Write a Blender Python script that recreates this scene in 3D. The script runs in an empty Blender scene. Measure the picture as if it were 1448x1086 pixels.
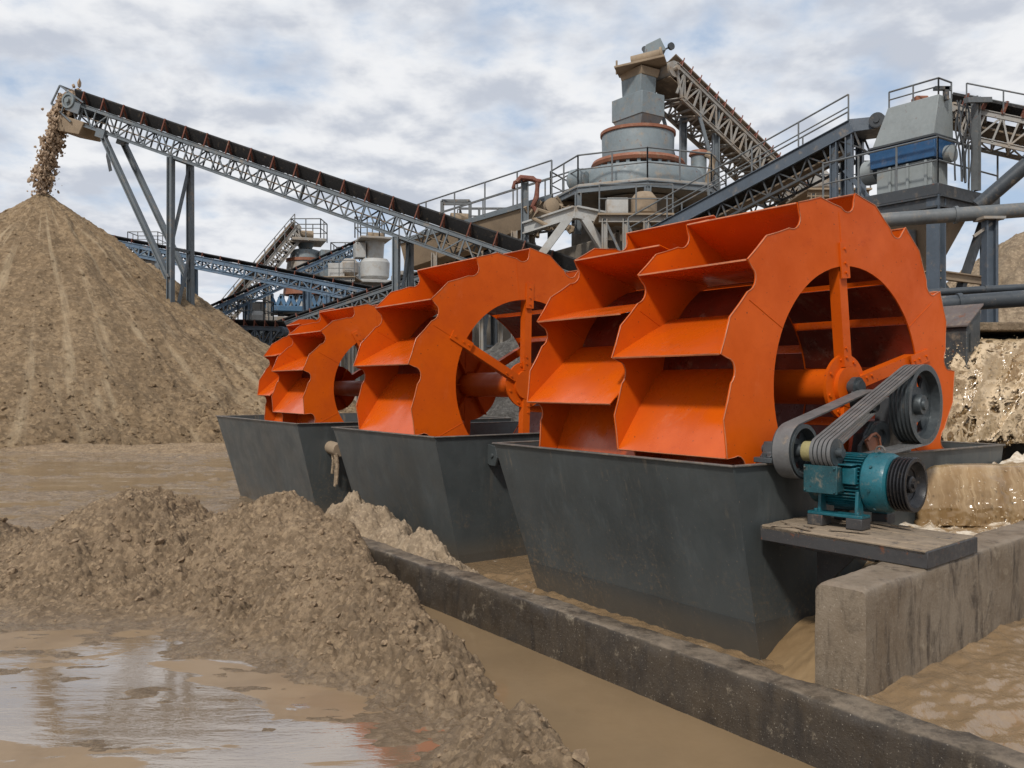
import bpy, math, random
import numpy as np
from mathutils import Vector as V
random.seed(7)
C = bpy.context.scene.collection
R = math.radians
F, CX, CY, H = 1250.0, 724.0, 543.0, 2.1          # camera: pixels per unit depth, picture centre, eye height
def at(px, py, d): return V(((px-CX)/F*d, d, H-(py-CY)/F*d))
def gz(px, py, z=0.0):
    d = F*(H-z)/(py-CY); return at(px, py, d)
Z = V((0, 0, 1))
A = V((-.5755, .8178, 0)); B = V((.8178, .5755, 0))      # along the row of tanks / across it
A2 = V((-math.sin(R(42.5)), math.cos(R(42.5)), 0)); B2 = V((math.cos(R(42.5)), math.sin(R(42.5)), 0))

# ------------------------------------------------------------------ noise
def _h(ix, iy, s):
    n = (ix.astype(np.int64)*374761393 + iy.astype(np.int64)*668265263 + s*1442695041) & 0xffffffff
    n = ((n ^ (n >> 13))*1274126177) & 0xffffffff
    n = ((n ^ (n >> 16))*2246822519) & 0xffffffff
    return ((n ^ (n >> 15)) & 0xffffff)/float(0xffffff)
def noise(x, y, s=0):
    x = np.asarray(x, float); y = np.asarray(y, float)
    ix = np.floor(x); iy = np.floor(y); fx = x-ix; fy = y-iy
    ux = fx*fx*fx*(fx*(fx*6-15)+10); uy = fy*fy*fy*(fy*(fy*6-15)+10)
    def g(a, b):
        t = _h(ix+a, iy+b, s)*2*math.pi
        return np.cos(t)*(fx-a)+np.sin(t)*(fy-b)
    n0 = g(0, 0)*(1-ux)+g(1, 0)*ux; n1 = g(0, 1)*(1-ux)+g(1, 1)*ux
    return (n0*(1-uy)+n1*uy)*1.5
def fbm(x, y, o=4, s=0, gain=.5):
    t = 0; a = 1
    for k in range(o):
        t = t+a*noise(x*2**k+k*13.7, y*2**k-k*7.3, s+k); a *= gain
    return t
def ridged(x, y, o=4, s=0, gain=.55):
    t = 0; a = 1
    for k in range(o):
        t = t+a*(.5-np.abs(noise(x*2**k+k*5.1, y*2**k+k*9.2, s+k))); a *= gain
    return t
def sm(x): x = np.clip(x, 0, 1); return x*x*(3-2*x)

# ------------------------------------------------------------------ mesh builder
class MB:
    def __init__(s): s.v = []; s.f = []
    def add(s, vs, fs):
        n = len(s.v); s.v.extend([tuple(p) for p in vs]); s.f.extend([tuple(i+n for i in f) for f in fs]); return s
    def hexa(s, p):       # 8 points: bottom ring then top ring
        return s.add(p, [(3, 2, 1, 0), (4, 5, 6, 7), (0, 1, 5, 4), (1, 2, 6, 5), (2, 3, 7, 6), (3, 0, 4, 7)])
    def box(s, c, sx, sy, sz, ux=V((1, 0, 0)), uy=V((0, 1, 0)), uz=Z):
        c = V(c); x = ux*(sx/2); y = uy*(sy/2); z = uz*(sz/2)
        return s.hexa([c-x-y-z, c+x-y-z, c+x+y-z, c-x+y-z, c-x-y+z, c+x-y+z, c+x+y+z, c-x+y+z])
    def beam(s, p, q, w, h=None, up=Z):
        p = V(p); q = V(q); h = h or w; d = (q-p)
        if d.length < 1e-6: return s
        d.normalize(); a = d.cross(up)
        if a.length < 1e-3: a = d.cross(V((1, 0, 0)))
        a.normalize(); b = a.cross(d); a = a*(w/2); b = b*(h/2)
        return s.hexa([p-a-b, p+a-b, p+a+b, p-a+b, q-a-b, q+a-b, q+a+b, q-a+b])
    def ibeam(s, p, q, w, h, t=.03, up=Z):
        p = V(p); q = V(q); d = (q-p).normalized(); a = d.cross(up)
        if a.length < 1e-3: a = d.cross(V((1, 0, 0)))
        a.normalize(); b = a.cross(d)
        s.beam(p+b*(h/2-t/2), q+b*(h/2-t/2), w, t, up); s.beam(p-b*(h/2-t/2), q-b*(h/2-t/2), w, t, up)
        return s.beam(p, q, t, h-2*t, up)
    def ring(s, prof, o, ax, n=32, close=False, arc=None):
        o = V(o); ax = V(ax).normalized(); a = ax.cross(Z)
        if a.length < 1e-3: a = V((1, 0, 0))
        a.normalize(); b = a.cross(ax); m = len(prof); vs = []; fs = []
        for k in range(n):
            t = 2*math.pi*k/n; e = a*math.cos(t)+b*math.sin(t)
            for r, h in prof: vs.append(o+e*r+ax*h)
        for k in range(n):
            k2 = (k+1) % n
            for i in range(m if close else m-1):
                j = (i+1) % m; fs.append((k*m+i, k2*m+i, k2*m+j, k*m+j))
        if not close:
            if prof[0][0] > 1e-4: fs.append(tuple(k*m for k in range(n))[::-1])
            if prof[-1][0] > 1e-4: fs.append(tuple(k*m+m-1 for k in range(n)))
        return s.add(vs, fs)
    def tube(s, p, q, r, n=10, r2=None):
        p = V(p); q = V(q); L = (q-p).length
        return s.ring([(r, 0), (r2 or r, L)], p, q-p, n)
    def path(s, pts, r, n=8, close=False):
        pts = [V(p) for p in pts]; m = len(pts); vs = []; fs = []
        for i, p in enumerate(pts):
            if close: d = pts[(i+1) % m]-pts[i-1]
            else: d = pts[min(i+1, m-1)]-pts[max(i-1, 0)]
            d.normalize(); a = d.cross(V((.13, .31, .94))); a.normalize(); b = a.cross(d)
            for k in range(n):
                t = 2*math.pi*k/n; vs.append(p+(a*math.cos(t)+b*math.sin(t))*r)
        for i in range(m if close else m-1):
            j = (i+1) % m
            for k in range(n): fs.append((i*n+k, i*n+(k+1) % n, j*n+(k+1) % n, j*n+k))
        if not close: fs += [tuple(range(n))[::-1], tuple((m-1)*n+k for k in range(n))]
        return s.add(vs, fs)
    def prism(s, poly, o, u, v, w):      # polygon in (u,v), extruded along vector w
        o = V(o); m = len(poly); a = [o+u*x+v*y for x, y in poly]; b = [p+w for p in a]
        return s.add(a+b, [tuple(range(m))[::-1], tuple(range(m, 2*m))]+[(i, (i+1) % m, m+(i+1) % m, m+i) for i in range(m)])
    def strip(s, pts, w, t, nrm=None):   # polyline sheet: pts extruded along w, thickness t
        pts = [V(p) for p in pts]; m = len(pts); off = []
        for i in range(m):
            d = (pts[min(i+1, m-1)]-pts[max(i-1, 0)]).normalized(); off.append(d.cross(w).normalized()*t)
        a = pts; b = [p+o for p, o in zip(pts, off)]
        poly = a+b[::-1]; M = 2*m; q = [p+w for p in poly]
        fs = [(i, (i+1) % M, M+(i+1) % M, M+i) for i in range(M)]
        for i in range(m-1):
            fs.append((i, M-1-i, M-2-i, i+1)); fs.append((M+i, M+i+1, M+M-2-i, M+M-1-i))
        return s.add(poly+q, fs)
    def bolt(s, p, ax, r=.016, h=.014): return s.ring([(r, -.004), (r, h), (0, h)], p, ax, 6)
    def build(s, name, m, parent=None, ang=35, bevel=0, seg=2):
        me = bpy.data.meshes.new(name); off = V(parent['_w']) if parent is not None else V((0, 0, 0))
        me.from_pydata([(x-off.x, y-off.y, z-off.z) for x, y, z in s.v], [], s.f); me.update()
        me.materials.append(m)
        me.polygons.foreach_set('use_smooth', [True]*len(me.polygons))
        try: me.set_sharp_from_angle(angle=R(ang))
        except Exception: pass
        o = bpy.data.objects.new(name, me); C.objects.link(o)
        if parent is not None:
            o.parent = parent; o['_w'] = tuple(off)
        else: o['_w'] = (0, 0, 0)
        if bevel:
            b = o.modifiers.new('b', 'BEVEL'); b.width = bevel; b.segments = seg; b.limit_method = 'ANGLE'; b.angle_limit = R(32)
        return o
def tag(o, label, cat, group=None, kind=None):
    if label: o['label'] = label
    if cat: o['category'] = cat
    if group: o['group'] = group
    if kind: o['kind'] = kind
    return o
def thing(name, loc, label, cat, group=None):
    o = bpy.data.objects.new(name, None); C.objects.link(o); o.location = loc; o['_w'] = tuple(loc); o.empty_display_size = .2
    return tag(o, label, cat, group)
def top(mb, name, m, loc, label, cat, group=None, **k):     # a thing that is one mesh, origin at its base
    o = mb.build(name, m, None, **k); l = V(loc)
    o.data.transform(__import__('mathutils').Matrix.Translation(-l)); o.location = l; o['_w'] = tuple(l)
    return tag(o, label, cat, group)
def struct(o): o['kind'] = 'structure'; return o
def gridmesh(name, X, Y, Zz, m, keep=None):
    ny, nx = X.shape
    co = np.stack([X, Y, Zz], -1).reshape(-1, 3)
    i = np.arange(ny*nx).reshape(ny, nx)
    q = np.stack([i[:-1, :-1], i[:-1, 1:], i[1:, 1:], i[1:, :-1]], -1).reshape(-1, 4)
    if keep is not None:
        kk = keep.reshape(-1); q = q[kk[q].any(1)]
        used = np.zeros(len(co), bool); used[q.ravel()] = True
        idx = np.cumsum(used)-1; q = idx[q]; co = co[used]
    me = bpy.data.meshes.new(name)
    me.vertices.add(len(co)); me.vertices.foreach_set('co', co.ravel())
    me.loops.add(q.size); me.loops.foreach_set('vertex_index', q.ravel().astype(np.int32))
    me.polygons.add(len(q)); me.polygons.foreach_set('loop_start', np.arange(0, q.size, 4, dtype=np.int32))
    me.update(calc_edges=True); me.validate()
    me.polygons.foreach_set('use_smooth', [True]*len(me.polygons))
    me.materials.append(m); o = bpy.data.objects.new(name, me); C.objects.link(o); o['_w'] = (0, 0, 0)
    return o

# ------------------------------------------------------------------ materials
class NT:
    def __init__(s, name):
        s.m = bpy.data.materials.new(name); s.m.use_nodes = True; s.t = s.m.node_tree
        s.b = s.t.nodes['Principled BSDF']; s.co = s.n('ShaderNodeTexCoord').outputs['Object']
        s.geo = s.n('ShaderNodeNewGeometry')
    def n(s, t, **k):
        o = s.t.nodes.new(t)
        for a, v in k.items(): setattr(o, a, v)
        return o
    def l(s, a, b): s.t.links.new(a, b)
    def set(s, **k):
        for a, v in k.items(): s.b.inputs[a.replace('_', ' ')].default_value = v
    def noise(s, sc, det=6, rough=.6, stretch=None, dist=0, w=0):
        n = s.n('ShaderNodeTexNoise'); n.inputs['Scale'].default_value = sc; n.inputs['Detail'].default_value = det
        n.inputs['Roughness'].default_value = rough; n.inputs['Distortion'].default_value = dist
        c = s.geo.outputs['Position'] if w else s.co
        if stretch:
            mp = s.n('ShaderNodeMapping'); mp.inputs['Scale'].default_value = stretch[:3]
            if len(stretch) > 3: mp.inputs['Rotation'].default_value = (0, 0, stretch[3])
            s.l(c, mp.inputs['Vector']); c = mp.outputs[0]
        s.l(c, n.inputs['Vector']); return n.outputs[0]
    def voro(s, sc, feat='F1', w=0):
        n = s.n('ShaderNodeTexVoronoi'); n.feature = feat; n.inputs['Scale'].default_value = sc
        s.l(s.geo.outputs['Position'] if w else s.co, n.inputs['Vector']); return n.outputs['Distance']
    def ramp(s, f, a, b, va=0., vb=1.):
        n = s.n('ShaderNodeMapRange'); n.interpolation_type = 'SMOOTHSTEP'
        for i, v in enumerate((a, b, va, vb)): n.inputs[i+1].default_value = v
        s.l(f, n.inputs[0]); return n.outputs[0]
    def mix(s, f, a, b):
        n = s.n('ShaderNodeMix'); n.data_type = 'RGBA'
        for sock, v in ((n.inputs[0], f), (n.inputs[6], a), (n.inputs[7], b)):
            if isinstance(v, (int, float)): sock.default_value = v
            elif isinstance(v, tuple): sock.default_value = (*v, 1)
            else: s.l(v, sock)
        return n.outputs[2]
    def math(s, op, a, b=0.):
        n = s.n('ShaderNodeMath'); n.operation = op
        for i, v in enumerate((a, b)):
            if isinstance(v, (int, float)): n.inputs[i].default_value = v
            else: s.l(v, n.inputs[i])
        return n.outputs[0]
    def bump(s, h, st, d=.01, prev=None):
        n = s.n('ShaderNodeBump'); n.inputs['Strength'].default_value = st; n.inputs['Distance'].default_value = d
        s.l(h, n.inputs['Height'])
        if prev: s.l(prev, n.inputs['Normal'])
        return n.outputs[0]
    def out(s, col=None, rough=None, nrm=None):
        if col is not None:
            if isinstance(col, tuple): s.b.inputs['Base Color'].default_value = (*col, 1)
            else: s.l(col, s.b.inputs['Base Color'])
        if rough is not None:
            if isinstance(rough, (int, float)): s.b.inputs['Roughness'].default_value = rough
            else: s.l(rough, s.b.inputs['Roughness'])
        if nrm is not None: s.l(nrm, s.b.inputs['Normal'])
        return s.m
DUST = (.30, .225, .15)
def paint(name, col, rough=.45, rust=.3, dust=.3, sc=1., var=.25, rustcol=(.14, .05, .022), metal=0., dcol=DUST, bump=.15):
    """weathered paint on steel: patchy tone, chips to rust, dried mud specks"""
    t = NT(name); c2 = tuple(x*(1-var) for x in col)
    big = t.ramp(t.noise(1.3*sc, 5, .6), .35, .68); c = t.mix(big, col, c2)
    fine = t.ramp(t.noise(14*sc, 4, .7), .3, .75, 0, .35); c = t.mix(fine, c, tuple(x*1.25 for x in col))
    if dust:
        d = t.ramp(t.noise(2.2*sc, 9, .72), .62-.28*dust, .86-.22*dust, 0, .9); c = t.mix(d, c, dcol)
        sp = t.ramp(t.noise(34*sc, 2, .5), .69, .73, 0, dust); c = t.mix(sp, c, tuple(x*1.25 for x in dcol))
    if rust:
        r = t.ramp(t.noise(5*sc, 10, .75), .68-.2*rust, .74-.18*rust); c = t.mix(r, c, rustcol)
    rr = t.ramp(t.noise(6*sc, 6, .6), .3, .7, rough-.1, rough+.2)
    t.set(Metallic=metal)
    return t.out(c, rr, t.bump(t.noise(9*sc, 8, .65), bump, .01))
def orange(name='orange_paint', spec=.5, film=.5, r0=.12, r1=.38):
    t = NT(name); c = t.mix(t.ramp(t.noise(1.1, 6, .65), .3, .7), (.61, .098, .004), (.48, .068, .003))
    c = t.mix(t.ramp(t.noise(3.2, 10, .75, (1, 1, 2.2)), .56, .75, 0, .55), c, (.40, .045, .004))
    c = t.mix(t.ramp(t.noise(7, 12, .8), .66, .71, 0, .8), c, (.18, .035, .012))
    c = t.mix(t.ramp(t.noise(38, 2, .5), .715, .745, 0, .8), c, (.09, .03, .018))
    if film: c = t.mix(t.math('MULTIPLY', t.ramp(t.noise(1.6, 10, .72, (1, 1, .5), .5), .57, .70), t.ramp(t.noise(9, 8, .75), .35, .65, 0, film)), c, (.62, .33, .20))
    gr = t.ramp(t.noise(1.3, 9, .75), .60, .74, 0, .5); c = t.mix(gr, c, (.23, .10, .035))          # greasy dirt
    rr = t.ramp(t.noise(2.2, 8, .65), .34, .66, r0, r1)
    nb = t.bump(t.noise(1.6, 3, .5), .35, .02); nb = t.bump(t.noise(45, 4, .6), .08, .004, nb)
    t.set(Specular_IOR_Level=spec)
    return t.out(c, rr, nb)
def sand(name, a, b, c3, bumpd=.03, sc=1., wet=False, wetz=(.02, .22), streak=False):
    t = NT(name); P = t.geo.outputs['Position']
    n1 = t.noise(.45*sc, 7, .65, w=1); n2 = t.noise(7*sc, 9, .7, w=1); n3 = t.noise(48*sc, 5, .7, w=1)
    c = t.mix(t.ramp(n1, .32, .66), a, b); c = t.mix(t.ramp(n2, .40, .60, 0, .85), c, c3)
    n4 = t.noise(2.1*sc, 10, .75, w=1); c = t.mix(t.ramp(n4, .46, .62, 0, .6), c, tuple(x*.72 for x in b)); c = t.mix(t.ramp(n4, .46, .34, 0, .5), c, tuple(x*1.12 for x in a))
    vp = t.n('ShaderNodeTexVoronoi'); vp.inputs['Scale'].default_value = 30*sc; t.l(P, vp.inputs['Vector']); sv = t.n('ShaderNodeSeparateColor'); t.l(vp.outputs['Color'], sv.inputs[0])
    c = t.mix(t.ramp(sv.outputs[0], .55, 1., 0, .5), c, tuple(x*.6 for x in b)); c = t.mix(t.ramp(sv.outputs[1], .62, 1., 0, .5), c, tuple(min(1, x*1.3) for x in a))
    c = t.mix(t.ramp(n3, .60, .72, 0, .55), c, tuple(min(1, x*1.55) for x in a))
    c = t.mix(t.ramp(n3, .42, .28, 0, .6), c, tuple(x*.45 for x in b))
    if streak:      # drier, paler sand that ran down the slope in streaks
        sx0 = t.n('ShaderNodeSeparateXYZ'); t.l(P, sx0.inputs[0]); dx = t.math('SUBTRACT', sx0.outputs[0], -22.8); dy = t.math('SUBTRACT', sx0.outputs[1], 43.)
        an = t.math('ARCTAN2', dy, dx); cmb = t.n('ShaderNodeCombineXYZ'); t.l(t.math('MULTIPLY', an, 9.), cmb.inputs[0]); t.l(t.math('MULTIPLY', sx0.outputs[2], .12), cmb.inputs[1])
        ns = t.n('ShaderNodeTexNoise'); ns.inputs['Scale'].default_value = 1.6; ns.inputs['Detail'].default_value = 7; ns.inputs['Roughness'].default_value = .6; t.l(cmb.outputs[0], ns.inputs['Vector'])
        c = t.mix(t.ramp(ns.outputs[0], .52, .66, 0, .85), c, (.48, .36, .225)); c = t.mix(t.ramp(ns.outputs[0], .46, .32, 0, .5), c, tuple(x*.8 for x in b))
    hb = t.math('ADD', t.math('MULTIPLY', n2, 1.6), t.math('MULTIPLY', n3, .5))
    nb = t.bump(t.noise(15*sc, 12, .78, (1, 1, 1), .5, w=1), 1.0, bumpd*1.2); nb = t.bump(hb, .8, bumpd, nb)
    r = .95
    if wet:
        sx = t.n('ShaderNodeSeparateXYZ'); t.l(P, sx.inputs[0])
        zz = t.math('ADD', sx.outputs[2], t.math('MULTIPLY', t.math('SUBTRACT', n1, .5), .25))
        w = t.ramp(zz, wetz[0], wetz[1], 1, 0); c = t.mix(t.math('MULTIPLY', w, .5), c, tuple(x*.78 for x in b))
        r = t.ramp(w, 0, 1, .92, .22)
    return t.out(c, r, nb)
def concrete(name, a, b, stain, scale=1., dark=.5, topc=(.22, .185, .15)):
    t = NT(name)
    c = t.mix(t.ramp(t.noise(1.6*scale, 8, .7), .32, .68), a, b)
    c = t.mix(t.ramp(t.noise(3.2, 8, .7, (2.0, 2.0, .55), .6), .46, .66, 0, dark), c, stain)
    c = t.mix(t.ramp(t.noise(5, 10, .75), .57, .68, 0, .55), c, (.34, .28, .2))
    c = t.mix(t.ramp(t.noise(70, 3, .6), .62, .7, 0, .6), c, tuple(x*.45 for x in b))
    c = t.mix(t.ramp(t.noise(95, 2, .6), .66, .72, 0, .6), c, (.42, .37, .3))
    sx = t.n('ShaderNodeSeparateXYZ'); t.l(t.geo.outputs['Normal'], sx.inputs[0])
    up = t.math('MULTIPLY', t.ramp(sx.outputs[2], .55, .95), t.ramp(t.noise(3.5, 10, .75), .34, .62))     # sand lying on the flat top
    c = t.mix(t.math('MULTIPLY', up, .8), c, tuple(x*1.15 for x in topc))
    nb = t.bump(t.noise(24, 10, .75), .7, .012); nb = t.bump(t.noise(90, 4, .7), .5, .004, nb)
    return t.out(c, t.ramp(t.noise(4, 6, .6), .3, .7, .35, .8), nb)
def water(name, col, rough=.06, ripple=.12, foam=0., st=(1, 1, 1), spec=.5, sc=1., ior=1.45):
    t = NT(name)
    c = t.mix(t.ramp(t.noise(.7*sc, 6, .6, st, w=1), .3, .7), col, tuple(x*.8 for x in col))
    if foam:
        f = t.ramp(t.noise(2.4*sc, 12, .72, (st[0]*1.0, st[1]*1.0, 1, *st[3:]), .6, w=1), .60-.12*foam, .74-.08*foam, 0, .85)
        c = t.mix(f, c, (.62, .54, .44))
        r = t.ramp(f, 0, 1, rough, .45)
    else: r = rough
    nb = t.bump(t.noise(3*sc, 5, .6, st, .4, w=1), ripple, .06); nb = t.bump(t.noise(17*sc, 5, .6, st, .3, w=1), ripple*.7, .015, nb)
    t.set(IOR=ior, Specular_IOR_Level=spec)
    return t.out(c, r, nb)
def tankmat(name, col):
    t = NT(name)
    c = t.mix(t.ramp(t.noise(1.1, 6, .6), .35, .68), col, tuple(x*.72 for x in col))
    c = t.mix(t.ramp(t.noise(2.4, 8, .7, (2.5, 2.5, .5)), .5, .74, 0, .5), c, tuple(x*1.45 for x in col))
    sx = t.n('ShaderNodeSeparateXYZ'); t.l(t.co, sx.inputs[0])
    lowz = t.ramp(sx.outputs[2], 1.0, .1, .12, 1.)      # mud splashed up from the ground
    sp = t.math('MULTIPLY', t.ramp(t.noise(24, 7, .8), .50, .62), t.math('MULTIPLY', lowz, t.ramp(t.noise(1.3, 5, .6), .40, .64)))
    c = t.mix(t.math('MULTIPLY', sp, .75), c, (.17, .125, .08))
    run = t.math('MULTIPLY', t.ramp(t.noise(5, 6, .6, (1.6, 1.6, .16)), .60, .72), t.ramp(sx.outputs[2], .45, 1.5, .1, .7)); c = t.mix(run, c, (.15, .125, .095))      # dried overflow runs
    c = t.mix(t.ramp(sx.outputs[2], .34, .10, 0, .45), c, (.11, .088, .062))      # silt line
    c = t.mix(t.ramp(t.noise(48, 2, .5), .72, .75, 0, .6), c, (.22, .17, .12))
    c = t.mix(t.ramp(t.noise(6, 12, .8), .69, .73, 0, .7), c, (.10, .055, .03))
    nb = t.bump(t.noise(1.2, 3, .5), .25, .03); nb = t.bump(t.noise(30, 5, .6), .12, .004, nb)
    return t.out(c, t.ramp(t.noise(3, 7, .65), .3, .7, .32, .58), nb)
def puddle():
    t = NT('puddle_water')
    m = t.noise(.55, 9, .60, (.7, 2.1, 1, R(8)), .8, 1)
    calm = t.ramp(m, .475, .50)      # clear calm water against patches of silt film
    c = t.mix(t.ramp(t.noise(1.4, 8, .65, None, .5, 1), .35, .65), (.255, .175, .10), (.21, .142, .08))
    c = t.mix(t.math('MULTIPLY', calm, .6), c, (.20, .15, .105))
    t.l(t.ramp(calm, 0, 1, .30, .5), t.b.inputs['Specular IOR Level'])
    t.l(t.ramp(calm, 0, 1, 1.33, 3.4), t.b.inputs['IOR'])
    r = t.ramp(calm, 0, 1, .24, .03)
    nb = t.bump(t.noise(2.2, 5, .6, (.7, 2.4, 1), .5, 1), .06, .05); nb = t.bump(t.noise(11, 5, .6, (.7, 1.6, 1), .4, 1), .05, .008, nb)
    nb = t.bump(m, .12, .02, nb)
    return t.out(c, r, nb)
def flow(name, lace, dark, mid, pale):
    t = NT(name); uv = t.n('ShaderNodeTexCoord').outputs['UV']
    def fn(sx, sy, det=6, rough=.6, dist=.3):
        mp = t.n('ShaderNodeMapping'); mp.inputs['Scale'].default_value = (sx, sy, 1); t.l(uv, mp.inputs['Vector'])
        n = t.n('ShaderNodeTexNoise'); n.inputs['Scale'].default_value = 1; n.inputs['Detail'].default_value = det; n.inputs['Roughness'].default_value = rough; n.inputs['Distortion'].default_value = dist
        t.l(mp.outputs[0], n.inputs['Vector']); return n
    sp = t.n('ShaderNodeSeparateXYZ'); t.l(uv, sp.inputs[0])
    st = fn(8, .9, 5, .55).outputs[0]; st2 = fn(26, 2.2, 4).outputs[0]; big = fn(1.7, .9, 3).outputs[0]
    c = t.mix(t.ramp(big, .35, .65), mid, dark); c = t.mix(t.ramp(st, .42, .66, 0, .6), c, pale); c = t.mix(t.ramp(st2, .54, .70, 0, .5), c, tuple(min(1, x*1.25) for x in pale)); c = t.mix(t.ramp(st, .44, .30, 0, .6), c, dark)
    if lace:        # a torn net of foam strands with holes right through it
        va = t.n('ShaderNodeVectorMath', operation='SCALE'); va.inputs['Scale'].default_value = .34; t.l(fn(2.6, 2.2, 5).outputs[1], va.inputs[0])
        vb = t.n('ShaderNodeVectorMath', operation='ADD'); t.l(uv, vb.inputs[0]); t.l(va.outputs[0], vb.inputs[1])
        def cells(sc):
            mp = t.n('ShaderNodeMapping'); mp.inputs['Scale'].default_value = (sc, sc*.8, 1); t.l(vb.outputs[0], mp.inputs['Vector'])
            vn = t.n('ShaderNodeTexVoronoi'); vn.feature = 'DISTANCE_TO_EDGE'; vn.inputs['Scale'].default_value = 1; t.l(mp.outputs[0], vn.inputs['Vector']); return vn.outputs['Distance']
        wv = fn(3, 2, 5, .65).outputs[0]
        d1 = t.math('SUBTRACT', cells(3.3), t.ramp(wv, .35, .68, .02, .26)); d2 = t.math('SUBTRACT', cells(7.5), t.ramp(fn(5, 4, 4).outputs[0], .40, .70, .0, .24))
        k = t.ramp(sp.outputs[1], .30, .95)
        solid = t.math('MAXIMUM', t.ramp(d1, .0, .06, 1, 0), t.ramp(d2, .0, .08, 1, 0))
        t.l(t.math('MAXIMUM', t.ramp(sp.outputs[1], .34, .62, 1, 0), solid), t.b.inputs['Alpha'])
        c = t.mix(t.math('MULTIPLY', t.ramp(d1, -.08, .0), k), c, tuple(min(1, x*1.25) for x in pale))
    else:
        c = t.mix(t.ramp(sp.outputs[1], .30, .08, 0, .5), c, pale); c = t.mix(t.ramp(sp.outputs[1], .30, .75, 0, .45), c, dark)
        dp = t.ramp(fn(44, 26, 3).outputs[0], .68, .73); c = t.mix(t.math('MULTIPLY', dp, .7), c, (.6, .52, .42))
    nb = t.bump(st, .20, .02); nb = t.bump(st2, .12, .006, nb)
    return t.out(c, .16, nb)
def churn():
    t = NT('churned_foam')
    at_ = t.n('ShaderNodeAttribute', attribute_name='foam').outputs['Fac']
    n1 = t.noise(4, 7, .62, None, .8, 1); n2 = t.noise(20, 5, .6, None, .4, 1)
    c = t.mix(t.ramp(t.noise(1.6, 5, .6, w=1), .35, .65), (.31, .21, .11), (.24, .155, .078))
    f = t.ramp(t.math('ADD', at_, t.math('MULTIPLY', t.math('SUBTRACT', n1, .5), 1.9)), .30, .56)
    c = t.mix(t.math('MULTIPLY', f, t.ramp(n2, .30, .60, .35, 1)), c, (.62, .54, .43))
    nb = t.bump(n1, .25, .03); nb = t.bump(n2, .18, .008, nb)
    return t.out(c, .18, nb)
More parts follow.
